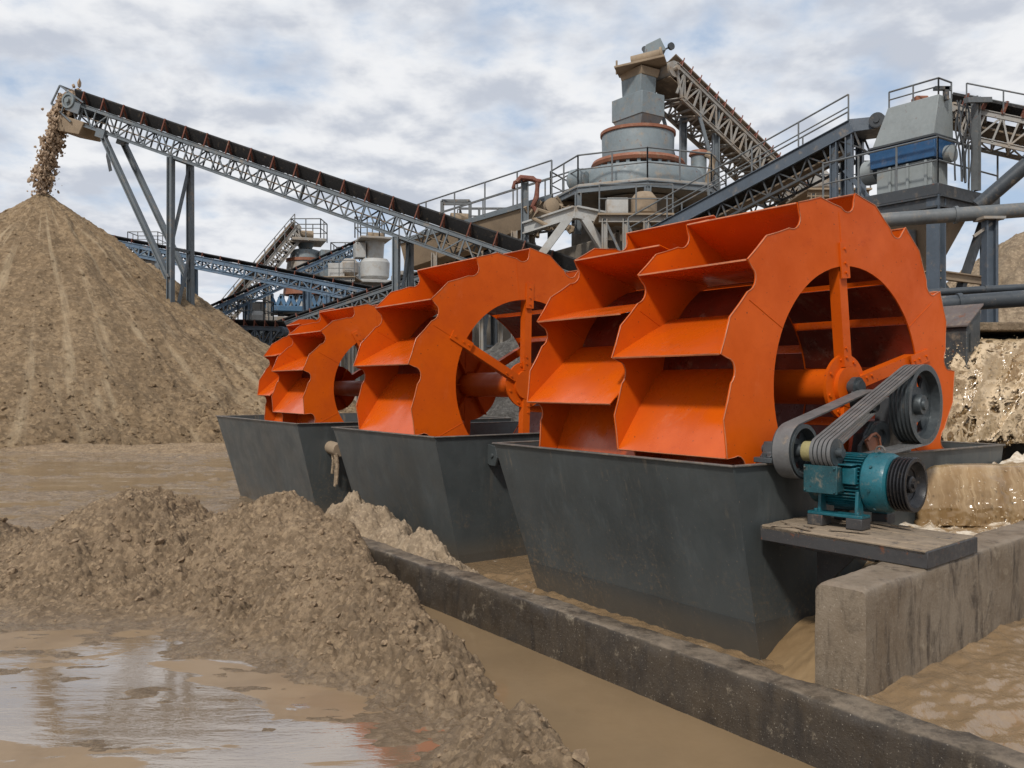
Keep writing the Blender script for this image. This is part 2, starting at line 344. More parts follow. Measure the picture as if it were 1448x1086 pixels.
M = dict(
    edge=paint('worn_orange_edge', (.52, .17, .07), .4, .4, .25, 4., .4), orange=orange(), orange_m=orange('orange_plate_paint', .16, .12, .36, .58), worn=paint('worn_shaded_red_plate', (.15, .022, .009), .34, .35, .34, 1.6, .45, (.06, .018, .010), dcol=(.34, .24, .18)),  # worn: scuffed red, darkened to paint in the shade inside the wheels
    tank=tankmat('tank_paint', (.062, .071, .072)),
    tankband=tankmat('tank_lower_paint', (.047, .054, .056)),
    rim=paint('tank_rim_steel', (.11, .10, .09), .5, .4, .5, 3),
    steel=paint('grey_blue_steel', (.125, .145, .16), .5, .25, .35, 1.),
    steel_far=paint('blue_conveyor_steel', (.10, .155, .22), .5, .25, .35, .6),
    steel_dust=paint('dusty_grey_steel', (.29, .28, .26), .6, .35, .75, .8),
    grey=paint('grey_machine_paint', (.18, .215, .23), .5, .42, .42, .9, .22),
    grey_l=paint('pale_machine_paint', (.40, .40, .385), .55, .3, .55, .6, .2),
    tower=paint('grey_hopper_paint', (.25, .275, .275), .5, .28, .25, .9, .18),
    blue=paint('blue_band_paint', (.02, .085, .20), .45, .3, .25, 1.2),
    bluel=paint('faded_blue_paint', (.08, .17, .28), .5, .3, .4, .8),
    redring=paint('rusty_red_ring', (.25, .095, .05), .6, .4, .35, 1.5),
    idler=paint('red_brown_idler', (.16, .05, .03), .6, .4, .4, 3),
    dark=paint('dark_steel', (.045, .05, .055), .45, .35, .3, 1.5),
    darkblue=paint('dark_blue_steel', (.07, .09, .115), .45, .25, .28, 1.),
    rail=paint('handrail_steel', (.13, .14, .145), .5, .4, .35, 2),
    brown=paint('mud_caked_steel', (.27, .205, .14), .8, .3, .8, 1.),
    rubber=paint('belt_rubber', (.018, .018, .019), .7, 0, .22, 1.5, .2),
    belt_dusty=paint('dusty_belt', (.15, .115, .08), .85, .1, .7, 1.),
    pulley=paint('cast_iron_pulley', (.075, .088, .095), .38, .15, .22, 4, .3, metal=.4),
    pulley_b=paint('black_pulley', (.016, .016, .018), .33, .1, .12, 5, .3, metal=.2),
    vbelt=paint('v_belt', (.13, .13, .128), .5, 0, .25, 5, .3),
    teal=paint('teal_motor_paint', (.008, .105, .135), .36, .3, .22, 5, .4, (.05, .03, .02)),
    teal_d=paint('dirty_teal_paint', (.012, .07, .085), .5, .35, .38, 5, .4, (.03, .02, .018)),
    hub=paint('yellow_collar', (.30, .26, .12), .5, .2, .4, 5),
    pipe=paint('black_pipe', (.04, .048, .056), .4, .12, .3, 1.6),
    pipe_g=paint('grey_pipe', (.12, .13, .135), .5, .3, .45, 1.2),
    chute=paint('chute_steel', (.05, .055, .056), .45, .3, .35, 2),
    chutetop=paint('rusty_chute_cover', (.11, .085, .075), .5, .6, .5, 2),
    plank=paint('worn_platform_top', (.26, .20, .14), .8, .55, .5, 2.5, .4, (.05, .045, .045), bump=.6),
    frame=paint('platform_frame', (.045, .043, .043), .5, .45, .3, 3),
    kerb=concrete('kerb_concrete', (.062, .045, .028), (.035, .026, .018), (.02, .015, .011), 1, .75, (.19, .148, .105)),
    wall=concrete('wall_concrete', (.22, .175, .125), (.125, .086, .05), (.045, .031, .019), .8, .95, (.21, .165, .12)),
    base=concrete('base_concrete', (.24, .21, .17), (.17, .145, .115), (.12, .095, .07), .3, .5),
    stream_sand=paint('airborne_sand', (.36, .26, .175), .9, .0, .3, 1.),
    pile=sand('pile_sand', (.385, .27, .155), (.30, .203, .112), (.20, .132, .07), .12, .3, streak=True),
    mound=sand('mound_sand', (.375, .268, .163), (.275, .19, .112), (.165, .11, .062), .03, 1., True, (.0, .10)),
    clod=sand('clod_sand', (.37, .265, .162), (.275, .19, .115), (.18, .12, .07), .012, 2.),
    bank=sand('bank_sand', (.46, .35, .235), (.35, .26, .165), (.25, .18, .115), .10, .4), gravel=sand('gravel_sand', (.20, .185, .165), (.13, .12, .105), (.08, .07, .06), .12, .5),
    heap=sand('pale_wet_sand', (.44, .335, .225), (.35, .26, .17), (.27, .2, .13), .02, 1.3),
    ground=sand('ground_sand', (.26, .19, .125), (.21, .15, .098), (.16, .115, .075), .05, .4),
    puddle=puddle(), channel=water('channel_water', (.235, .16, .088), .05, .06, 0, (1, 1, 1), .5, 1., 1.5),
    stream=water('stream_water', (.25, .175, .10), .04, .14, .5, (.30, 1.7, 1, 0), .5, .7, 2.5),
    basin=water('basin_water', (.25, .165, .088), .05, .45, .2, (1.3, .45, 1, R(-35)), .5, 1.6, 1.75),
    fall=flow('falling_muddy_water', False, (.17, .10, .04), (.29, .185, .085), (.46, .34, .20)), froth=flow('frothy_water', True, (.21, .14, .072), (.33, .235, .13), (.46, .355, .23)), churn=churn(), froth_drop=water('water_drop', (.50, .38, .24), .1, .0, 0),
)

# ------------------------------------------------------------------ world, sun, camera
w = bpy.data.worlds.new('World'); bpy.context.scene.world = w; w.use_nodes = True
wt = w.node_tree; bg = wt.nodes['Background']
SUN_EL, SUN_AZ = R(46), R(201)     # sun high behind the camera, from its left
def wn(t, **k):
    o = wt.nodes.new(t)
    for a, v in k.items(): setattr(o, a, v)
    return o
def wmath(op, a, b=0., c=0.):
    n = wn('ShaderNodeMath', operation=op)
    for i, v in enumerate((a, b, c)):
        if isinstance(v, (int, float)): n.inputs[i].default_value = v
        else: wt.links.new(v, n.inputs[i])
    return n.outputs[0]
def wramp(f, a, b, va=0., vb=1.):
    n = wn('ShaderNodeMapRange', interpolation_type='SMOOTHSTEP')
    for i, v in enumerate((a, b, va, vb)): n.inputs[i+1].default_value = v
    wt.links.new(f, n.inputs[0]); return n.outputs[0]
def wmix(f, a, b):
    n = wn('ShaderNodeMix', data_type='RGBA')
    for sock, v in ((n.inputs[0], f), (n.inputs[6], a), (n.inputs[7], b)):
        if isinstance(v, (int, float)): sock.default_value = v
        elif isinstance(v, tuple): sock.default_value = (*v, 1)
        else: wt.links.new(v, sock)
    return n.outputs[2]
sky = wn('ShaderNodeTexSky', sky_type='NISHITA', sun_disc=False, sun_elevation=SUN_EL, sun_rotation=SUN_AZ)
sky.dust_density = 2.0
tc = wn('ShaderNodeTexCoord'); sp = wn('ShaderNodeSeparateXYZ'); wt.links.new(tc.outputs['Generated'], sp.inputs[0])
zc = wmath('ADD', wmath('MAXIMUM', sp.outputs[2], 0.), .25)
cb = wn('ShaderNodeCombineXYZ'); wt.links.new(wmath('DIVIDE', sp.outputs[0], zc), cb.inputs[0]); wt.links.new(wmath('DIVIDE', sp.outputs[1], zc), cb.inputs[1])
cb.inputs[2].default_value = 3.7
def wnoise(sc, det, rough, off=(0, 0, 0), dist=0.):
    mp = wn('ShaderNodeMapping'); mp.inputs['Location'].default_value = off; wt.links.new(cb.outputs[0], mp.inputs['Vector'])
    n = wn('ShaderNodeTexNoise'); n.inputs['Scale'].default_value = sc; n.inputs['Detail'].default_value = det; n.inputs['Roughness'].default_value = rough; n.inputs['Distortion'].default_value = dist
    wt.links.new(mp.outputs[0], n.inputs['Vector']); return n.outputs[0]
n_big = wnoise(1.1, 3, .5, (1.3, .4, 0)); n_mid = wnoise(4.2, 12, .55, (4.6, 2.2, 0), .1); n_off = wnoise(4.2, 5, .55, (4.6, 2.27, 0), .1); n_sh = wnoise(2.3, 7, .55, (9.3, 5.2, 0))
dens = wmath('ADD', wmath('MULTIPLY', n_big, .5), wmath('MULTIPLY', n_mid, .7))
cover = wramp(dens, .44, .63)
lit = wmath('MULTIPLY', wmath('SUBTRACT', n_off, n_mid), 1.9)
bright = wramp(wmath('ADD', wmath('ADD', wmath('MULTIPLY', n_sh, .75), wmath('MULTIPLY', n_mid, .25)), lit), .20, .72)
cloud = wmix(bright, (.55, .59, .67), (.88, .89, .91))
cloud = wmix(wramp(sp.outputs[2], .0, .24, .7, 0.), cloud, (.80, .82, .87))
skyc = wn('ShaderNodeVectorMath', operation='SCALE'); wt.links.new(sky.outputs[0], skyc.inputs[0]); skyc.inputs['Scale'].default_value = .1
skyw = wmix(.7, skyc.outputs[0], (.50, .63, .82))
fin = wmix(cover, skyw, cloud)
wt.links.new(fin, bg.inputs[0]); bg.inputs[1].default_value = 1.0
sl = bpy.data.lights.new('sun', 'SUN'); sl.energy = 2.9; sl.angle = R(6); sl.color = (1, .95, .88)
so = bpy.data.objects.new('sun', sl); C.objects.link(so)
sd = V((math.cos(SUN_EL)*math.sin(SUN_AZ), math.cos(SUN_EL)*math.cos(SUN_AZ), math.sin(SUN_EL)))
so.rotation_euler = sd.to_track_quat('Z', 'Y').to_euler()
cam = bpy.data.cameras.new('camera'); co = bpy.data.objects.new('camera', cam); C.objects.link(co)
co.location = (0, 0, H); co.rotation_euler = (R(90), 0, 0); cam.sensor_width = 36; cam.lens = F/1448*36; cam.clip_end = 3000; cam.clip_start = .05
sc = bpy.context.scene; sc.camera = co
sc.view_settings.view_transform = 'Standard'; sc.view_settings.look = 'None'; sc.view_settings.exposure = 0; sc.view_settings.gamma = 1
sc.cycles.max_bounces = 6; sc.cycles.diffuse_bounces = 3; sc.cycles.glossy_bounces = 3; sc.cycles.use_denoising = True

# ------------------------------------------------------------------ ground, water
xs = np.concatenate([[-1500, -600, -250], np.linspace(-120, 120, 90), [250, 600, 1500]])
ys = np.concatenate([[-300, -60], np.linspace(-10, 180, 80), [300, 700, 2000]])
X, Y = np.meshgrid(xs, ys)
struct(gridmesh('ground', X, Y, -.18+.0*X+.06*fbm(X*.15, Y*.15, 3), M['ground']))
K0 = V((1.371, 5.29, 0))                     # a point on the kerb's near face
def kab(a, b, z=0): p = K0+A*a+B*b; return V((p.x, p.y, z))
def kgrid(a0, a1, b0, b1, na, nb):
    a, b = np.meshgrid(np.linspace(a0, a1, na), np.linspace(b0, b1, nb))
    return a, b, K0.x+A.x*a+B.x*b, K0.y+A.y*a+B.y*b
a, b, X, Y = kgrid(-7, 12, -16, -1.3, 60, 60)
struct(gridmesh('puddle_water', X, Y, 0*X, M['puddle']))
a, b, X, Y = kgrid(-7, 12, -1.3, .1, 240, 60)
struct(gridmesh('channel_water', X, Y, 0*X, M['channel']))
a, b, X, Y = kgrid(-3.4, 4.6, .1, 7.5, 420, 400)
wv = .030*ridged(a*1.9+b*.3, b*1.1, 4, 3)+.016*fbm(a*6, b*3.5, 3, 8)
wx, wy = 2.0+.2*A2.x, 5.0+.2*A2.y; side = ((X-wx)*A2.x+(Y-wy)*A2.y)
struct(gridmesh('basin_water', X, Y, wv-.012+np.where(side < 0, .325, 0.), M['basin']))
a, b, X, Y = kgrid(4.6, 12, .1, 7.5, 60, 60)
struct(gridmesh('basin_water', X, Y, 0*X, M['basin']))
a, b, X, Y = kgrid(12, 60, -34, 12, 300, 300)
struct(gridmesh('stream_water', X, Y, .025*ridged(X*.25, Y*1.0, 4, 5)-.03, M['stream']))

# big conical stockpile under the long conveyor
AP = V((-22.8, 43, 11.2))
PZ_ = {}
def cone_pile(name, c, h, rad, ext, m, lab, step=.07, seed=0, front=18., gul=.22):
    n = int(2*ext/step)
    X, Y = np.meshgrid(np.linspace(c.x-ext, c.x+ext, n), np.linspace(c.y-ext, c.y+front, int((ext+front)/step)))
    dx = X-c.x; dy = Y-c.y; r = np.hypot(dx, dy)*(1+.06*fbm(dx*.12, dy*.12, 2, seed)); th = np.arctan2(dy, dx)
    z = h*(1-r/rad); z = np.where(r < .35, z-.05*(1-r/.35)**2, z)
    z = z+.9*np.exp(-((z-.2)/1.0)**2)*.45                       # slumped toe
    cx, cy = np.cos(th)*6, np.sin(th)*6
    amp = sm(r/3)*sm((rad*1.15-r)/3)
    wp = .9*fbm(X*.16, Y*.16, 3, seed+12); z = z+gul*amp*(.35+.65*sm(noise(cx*.35, cy*.35, seed+1)+.5))*fbm(cx*.9+wp, cy*.9+r*.06+wp, 4, seed+4, .6) + .13*amp*fbm(X*.6, Y*.6, 4, seed+9)
    near = sm((2.6-z+1.2*fbm(X*.3, Y*.3, 2, seed+20))/2.6)
    z = z+(.03+.13*near)*(np.abs(noise(X*1.5, Y*1.5, seed+2))+.6*np.abs(noise(X*3.4, Y*3.4, seed+3)))*amp + (.055+.05*near)*fbm(X*3.1, Y*3.1, 3, seed+5, .75)
    z = z-.25; o = gridmesh(name, X, Y, z, m, keep=(z > -.5)); PZ_[name] = (X, Y, z)
    return tag(o, lab, 'sand pile')
cone_pile('sand_pile', AP, 11.75, 16.4, 18.5, M['pile'], 'tall cone of brown sand heaped under the long conveyor head', .075, 11, 6)
BIG = PZ_['sand_pile']
cone_pile('sand_pile', at(1490, 560, 36)+V((0, 0, 0)), 9.4, 12.5, 14, M['bank'], 'pale sand bank behind the black pipes beyond the water chute', .09, 31, 8, .5)

# foreground mound of spoil
def gauss(X, Y, cx, cy, amp, sx, sy, rot=0.):
    c, s = math.cos(rot), math.sin(rot); u = (X-cx)*c+(Y-cy)*s; v = -(X-cx)*s+(Y-cy)*c
    return amp*np.exp(-(np.abs(u/sx)**2.2+np.abs(v/sy)**2.2)*.75)
def mound_base(X, Y):
    z = np.zeros_like(X)
    for g in ((-7.0, 10.4, .66, .9, 1.05), (-4.4, 10.7, .72, .68, 1.25), (-2.7, 10.4, .64, .68, 1.15), (-3.7, 9.7, .22, 2.1, .66), (-5.7, 9.3, .24, 1.5, .7),
              (-1.8, 9.4, .36, .75, .75), (-1.45, 7.6, .36, .72, .52), (-.8, 6.8, .29, .55, .46), (-.3, 6.05, .20, .42, .40), (.34, 5.12, .27, .40, .42), (.1, 4.5, .18, .45, .5),
              (-3.4, 8.5, .06, 2.2, .5), (-2.2, 8.3, .06, .9, .5)):
        z = z+gauss(X, Y, *g)
    return z
def mound_h(X, Y, fine=True):
    z = mound_base(X, Y)
    da = (X-K0.x)*A.x+(Y-K0.y)*A.y; db = (X-K0.x)*B.x+(Y-K0.y)*B.y
    lim = np.minimum(-.95+.24*da+.10*fbm(da*1.3, da*0, 3, 77), 1.35)
    k = sm((lim-db)/.42)
    hgt = np.clip(z/.35, 0, 1)
    z = z*k
    if fine:
        e = np.clip(z/.12, 0, 1)
        bl = lambda f, sd: np.abs(noise(X*f+.35*noise(X*f*.7, Y*f*.7, sd+50), Y*f+.35*noise(X*f*.7+9, Y*f*.7, sd+51), sd))
        lump = .8*bl(1.5, 22)+.8*bl(3.1, 23)+.6*bl(6.7, 24)+.42*bl(13, 25)+.22*bl(25, 26)-.65
        rough = .45+.55*sm(noise(X*.7, Y*.7, 31)+.55)
        z = z+e*(.11*fbm(X*1.0, Y*1.0, 3, 21)*hgt+.155*lump*rough+.016*fbm(X*21, Y*21, 2, 27, .6))
        flat = (1-e)
        z = z+flat*(.022*fbm(X*.5+.2, Y*1.25, 4, 41)+.022*fbm(X*2.2, Y*5, 4, 43, .6))
        z = z+.046*gauss(X, Y, -3.3, 8.0, 1, 3.0, .62)+.02*gauss(X, Y, -1.4, 6.6, 1, .9, .4)
    return z-.024-.10*(1-k)-.0*X
X, Y = np.meshgrid(np.linspace(-8.6, 1.6, 760), np.linspace(3.9, 13.4, 700))
zz = mound_h(X, Y); edge = np.minimum.reduce([X+8.6, 1.6-X, Y-3.9+.2, 13.4-Y]); zz = zz-.25*(1-sm(edge/.5))
tag(gridmesh('sand_mound', X, Y, zz, M['mound'], keep=(zz > -.06)), 'long lumpy mound of wet brown sand sloping into the front puddle', 'sand mound')

# low mud bars in the stream behind the mound
X, Y = np.meshgrid(np.linspace(-19, -2.2, 420), np.linspace(12.5, 29, 400))
zz = .10*fbm(X*.22, Y*.55, 4, 51)+.035*fbm(X*1.6, Y*3, 4, 53, .6)+.06*np.abs(noise(X*2.2, Y*3, 55))*1-.055+.16*sm((Y-25.3+.8*noise(X*.4, Y*0, 57))/2.5)+.10*sm((X+4.6)/2)
struct(gridmesh('mud_flat', X, Y, zz, M['mound'], keep=zz > -.05))
gb = at(770, 543, 25); gb.z = 0
cone_pile('gravel_bank', gb, 4.3, 6.2, 7, M['gravel'], 'low grey gravel bank seen through the spokes of the middle wheel', .07, 63, 6, .3)
# clods strewn on the mound
def clods(name, pts, m, sizes, squash=.75, seed=3, sub=1):
    import bmesh
    bm = bmesh.new(); bmesh.ops.create_icosphere(bm, subdivisions=sub, radius=1); base = np.array([v.co[:] for v in bm.verts]); fc = np.array([[v.index for v in f.verts] for f in bm.faces]); bm.free()
    rng = np.random.default_rng(seed); n = len(pts); nv = len(base)
    rad = np.asarray(sizes)[:, None]
    sc3 = rng.uniform(.6, 1.25, (n, 1, 3)); sc3[:, :, 2] *= squash
    jit = 1+rng.normal(0, .24, (n, nv, 1))
    ang = rng.uniform(0, 6.28, n); c, s = np.cos(ang), np.sin(ang)
    p = base[None]*jit*sc3*rad[:, :, None]
    tilt = rng.uniform(-.7, .7, n); ct, st = np.cos(tilt), np.sin(tilt)
    y = p[..., 1]*ct[:, None]-p[..., 2]*st[:, None]; z = p[..., 1]*st[:, None]+p[..., 2]*ct[:, None]; x = p[..., 0]
    p = np.stack([x*c[:, None]-y*s[:, None], x*s[:, None]+y*c[:, None], z], -1)+np.asarray(pts)[:, None]
    co = p.reshape(-1, 3); f = (fc[None]+np.arange(n)[:, None, None]*nv).reshape(-1, 3)
    me = bpy.data.meshes.new(name); me.vertices.add(len(co)); me.vertices.foreach_set('co', co.ravel())
    me.loops.add(f.size); me.loops.foreach_set('vertex_index', f.ravel().astype(np.int32))
    me.polygons.add(len(f)); me.polygons.foreach_set('loop_start', np.arange(0, f.size, 3, dtype=np.int32)); me.update(calc_edges=True)
    me.polygons.foreach_set('use_smooth', [False]*len(f)); me.materials.append(m)
    o = bpy.data.objects.new(name, me); C.objects.link(o); o['kind'] = 'stuff'; o['_w'] = (0, 0, 0); return o
rng = np.random.default_rng(5)
px = rng.uniform(-7.5, 1.0, 26000); py = rng.uniform(4.3, 12, 26000)
hz = mound_base(px, py); hh = mound_h(px, py)
wgt = np.clip(hz/.3, 0, 1)*(.42+.65*(np.exp(-((px+.9)**2+(py-6.6)**2)/2.2)+.5*np.exp(-((px-.2)**2+(py-5)**2)/.8)))
ok = (rng.uniform(0, 1, 26000) < wgt*.8) & (hh > .02)
px, py, hh = px[ok], py[ok], hh[ok]
sz = np.clip(rng.lognormal(-4.45, .6, len(px)), .005, .065)
clods('sand_clods', np.stack([px, py, hh+sz*.15], -1), M['clod'], sz)

# stones rolled down the tall pile
GX, GY, GZ = BIG; n = 30000; ii = rng.integers(0, GX.shape[0]-1, n); jj = rng.integers(0, GX.shape[1]-1, n)
q = np.stack([GX[ii, jj]+rng.uniform(-.04, .04, n), GY[ii, jj], GZ[ii, jj]], -1)
keep_ = (q[:, 2] > -.02) & (q[:, 1] < 44) & (rng.random(n) < .07+.8*np.exp(-np.maximum(q[:, 2]-.3, 0)/1.6))
q = q[keep_]
clods('pile_stones', q, M['pile'], np.clip(rng.lognormal(-3.2, .45, len(q)), .015, .14), .8, 33)
# heap of pale wet sand spilled over the kerb, in front of the middle tank
a, b = np.meshgrid(np.linspace(3.4, 7.4, 260), np.linspace(-.05, 1.6, 130))
X = K0.x+A.x*a+B.x*b; Y = K0.y+A.y*a+B.y*b; zz = np.zeros_like(X)
for ca, cb_, am, r in ((3.9, .42, .22, .25), (4.4, .5, .42, .36), (4.95, .55, .5, .38), (5.5, .5, .58, .42), (6.1, .55, .62, .5), (6.8, .7, .66, .6)):
    zz = np.maximum(zz, am*np.exp(-(((a-ca)/r)**2+((b-cb_)/(r*.95))**2)*.8))
zz = zz*(1+.35*fbm(a*2.6, b*2.6, 3, 61))+.10*(ridged(a*4.5, b*4.5, 4, 63)-.5)*np.clip(zz/.15, 0, 1)+.02*fbm(a*16, b*16, 3, 65)-.05
tag(gridmesh('sand_heap', X, Y, zz, M['heap'], keep=zz > -.04), 'ridge of pale clumpy wet sand spilled between kerb and middle tank', 'sand heap')

# ------------------------------------------------------------------ concrete kerb and wall
def rough_bar(p0, p1, side, wid, hgt, z0, step=.04, chip=.018, seed=0, lean=0.):
    """rough cast concrete bar: a closed cross-section swept from p0 to p1, edges knocked about"""
    mb = MB(); d = (p1-p0); L = d.length; d.normalize(); n = max(2, int(L/step)); prof = []
    k = max(4, int(wid/step)); kh = max(5, int((hgt-z0)/step)); r = .018
    prof += [(-lean*(1-j/kh), z0+(hgt-r-z0)*j/kh) for j in range(kh+1)]+[(r*.4, hgt-r*.3)]
    prof += [(r+(wid-2*r)*j/k, hgt) for j in range(k+1)]+[(wid-r*.4, hgt-r*.3)]
    prof += [(wid, hgt-r-(hgt-r-z0)*j/kh) for j in range(kh+1)]
    m = len(prof); vs = []; fs = []
    ii = np.arange(n+1)*L/n
    pu = np.array([q[0] for q in prof]); pv = np.array([q[1] for q in prof])
    per = np.cumsum(np.hypot(np.diff(pu, prepend=pu[0]), np.diff(pv, prepend=pv[0])))
    S, T = np.meshgrid(ii, per, indexing='ij')
    n1 = chip*.5*fbm(S*1.3, T*1.3, 4, seed)+chip*.25*fbm(S*11, T*11, 3, seed+3); n2 = chip*np.minimum(0, noise(S*2.7, T*6, seed+7)-.15)*1.1+chip*.3*fbm(S*9, T*9+3, 3, seed+9)
    cx = wid/2; topw = (pv > hgt-.05).astype(float)
    for i in range(n+1):
        for j in range(m):
            e = topw[j]*(abs(pu[j]-cx) > wid*.36)
            out = (-1 if pu[j] < cx*.5 else (1 if pu[j] > cx*1.5 else 0))*(n1[i, j]+e*n2[i, j])
            up = (n1[i, j]*.6+e*n2[i, j]) if pv[j] > hgt-.05 else 0
            endk = .012 if i in (0, n) else 0
            vs.append(p0+d*(ii[i]+(n2[i, j]*.5 if i in (0, n) else 0))+side*(pu[j]+out)+Z*(pv[j]+up-endk*topw[j]))
    for i in range(n):
        for j in range(m-1): fs.append((i*m+j, i*m+j+1, (i+1)*m+j+1, (i+1)*m+j))
        fs.append((i*m+m-1, i*m, (i+1)*m, (i+1)*m+m-1))
    fs += [tuple(range(m))[::-1], tuple(n*m+j for j in range(m))]
    mb.add(vs, fs); return mb
top(rough_bar(kab(-4.2, 0), kab(6.6, 0), B, .235, .369, -.2, .035, .016, 90, .03), 'concrete_kerb', M['kerb'], kab(0, .1, -.18),
    'long low dark concrete kerb running beside the muddy channel', 'kerb', ang=50)
WC = at(1225, 985, 5.0); WC.z = 0
top(rough_bar(WC, WC+B2*7.5, A2, .31, .935, -.2, .04, .009, 95), 'concrete_wall', M['wall'], WC+A2*.17-Z*.18,
    'stained concrete wall under the wooden motor platform', 'wall', ang=50)

# ------------------------------------------------------------------ tanks
RW = 1.6; CW = V((2.909, 7.57, 2.075))
RIMZ = 1.489
def wab(a, b, z): p = V((CW.x, CW.y, 0))+A*(-a)+B*b; return V((p.x, p.y, z))      # a: towards the camera along the row, b: across
FR, BK = -1.675, 2.309
def tank(a_near, a_far, label, lugs=(), far_taper=.16):
    root = thing('washer_tank', wab((a_near+a_far)/2, .2, 0), label, 'tank', 'dark grey washer tanks in a row')
    zt, zb = RIMZ, .0; zm = .28 if a_near > 0 else .10
    def ringp(f, z, inset=0.):
        tn, tf, ff, fb = .06*f, far_taper*f*1.6, .40*f, .30*f
        return [wab(a_near-tn-inset, FR+ff+inset, z), wab(a_near-tn-inset, BK-fb-inset, z), wab(a_far+tf+inset, BK-fb-inset, z), wab(a_far+tf+inset, FR+ff+inset, z)]
    mb = MB(); fz = lambda z: (zt-z)/(zt+.1)
    o1 = ringp(0, zt); o2 = ringp(fz(zm), zm); i1 = ringp(0, zt, .022); i2 = ringp(fz(zm), zm, .022)
    fs = []
    for k in range(4):
        j = (k+1) % 4
        fs += [(k, j, 4+j, 4+k), (8+j, 8+k, 12+k, 12+j), (j, k, 8+k, 8+j)]
    fs += [(12, 13, 14, 15), (7, 6, 5, 4)]
    mb.add(o1+o2+i1+i2, fs); mb.build('shell', M['tank'], root, 20)
    mb = MB(); b1 = ringp(fz(zm)-.012, zm+.006); b2 = ringp(fz(-.1)*1.0, -.1)
    mb.hexa(b2+b1); mb.build('lower_band', M['tankband'], root, 20)
    mb = MB()
    for k in range(4):
        p, q = o1[k], o1[(k+1) % 4]; d = (q-p).normalized()
        mb.beam(p+Z*.006-d*(.012 if k % 2 else 0), q+Z*.006+d*(.012 if k % 2 else 0), .05, .014)
    mb.build('rim', M['rim'], root, 30, .003, 1)
    for (bb, zz) in lugs:
        mb = MB(); o = wab(a_near-.012, bb, zz)
        mb.prism([(0, 0), (.05, -.02), (.16, -.02), (.20, .08), (.17, .21), (0, .23)], o, -A, Z, B*.03)
        mb.prism([(0, 0), (.05, -.02), (.16, -.02), (.20, .08), (.17, .21), (0, .23)], o+B*.13, -A, Z, B*.03)
        mb.tube(o-A*.11+Z*.1-B*.02, o-A*.11+Z*.1+B*.18, .025, 10)
        mb.build('lifting_lug', M['tank'], root, 30, .004)
    return root
TK = [(.145, -2.99, 'large dark grey tank under the wheel beside the teal motor'),
      (-4.20, -7.02, 'dark grey middle tank with lifting lug and mud splashes'),
      (-8.36, -12.4, 'small dark grey tank farthest from the motor, beside the sand pile')]
for i, (n, f, lab) in enumerate(TK):
    tr = tank(n, f, lab, [[], [(-.95, 1.16)], [(-.75, 1.18)]][i])
    if i == 2:
        o = wab(n-.03, -1.12, 1.12); mb = MB(); mb.tube(o+A*.05, o-A*.35-Z*.03, .10, 16); mb.build('drain_pipe', M['brown'], tr)
        for k in range(5):
            q = o-A*(.12+.06*k)+B*random.uniform(-.06, .06); mb = MB(); l_ = random.uniform(.25, .75)
            mb.path([q-Z*.08, q-Z*(.08+l_*.4)+B*.02, q-Z*(.08+l_)], .022, 7); mb.build('mud_drip', M['heap'], tr)
    q = MB(); p = [wab(n-.05, FR+.13, RIMZ-.30), wab(n-.05, BK-.13, RIMZ-.30), wab(f+.10, BK-.13, RIMZ-.30), wab(f+.10, FR+.13, RIMZ-.30)]
    q.add(p, [(0, 3, 2, 1)]); struct(q.build('tank_water', M['basin'], None))

# ------------------------------------------------------------------ bucket wheels
NT_ = 13; DT = 360/NT_
TOOTH = [(-27.05, .992), (-26.9, .968), (-26.2, .949), (-25.0, .936), (-23.6, .931), (-22.2, .934), (-21.0, .944), (-20.2, .955), (-15.4, .980), (-10.4, 1.020), (-5.2, 1.024), (0, 1.040)]
def plate(mb, c, Rr, w0, th, rin, rot):
    """annular side plate with hooked teeth"""
    P = lambda r, t, w: c+(B*math.cos(R(t))+Z*math.sin(R(t)))*(Rr*r)+A*w
    out = []
    for k in range(NT_):
        for (f, r) in TOOTH: out.append((rot+k*DT+f, r))
    m = len(out); vs = []
    for w_ in (w0, w0+th):
        vs += [P(r, t, w_) for t, r in out]; vs += [P(rin, t, w_) for t, r in out]
        vs += [P((.35*rin+.65*min(r, .93)), t, w_) for t, r in out]
    fs = []
    for i in range(m):
        j = (i+1) % m
        fs += [(i, j, 2*m+j, 2*m+i), (2*m+i, 2*m+j, m+j, m+i)]
        fs += [(3*m+j, 3*m+i, 5*m+i, 5*m+j), (5*m+j, 5*m+i, 4*m+i, 4*m+j)]
        fs += [(i, 3*m+i, 3*m+j, j), (m+j, 4*m+j, 4*m+i, m+i)]
    mb.add(vs, fs)
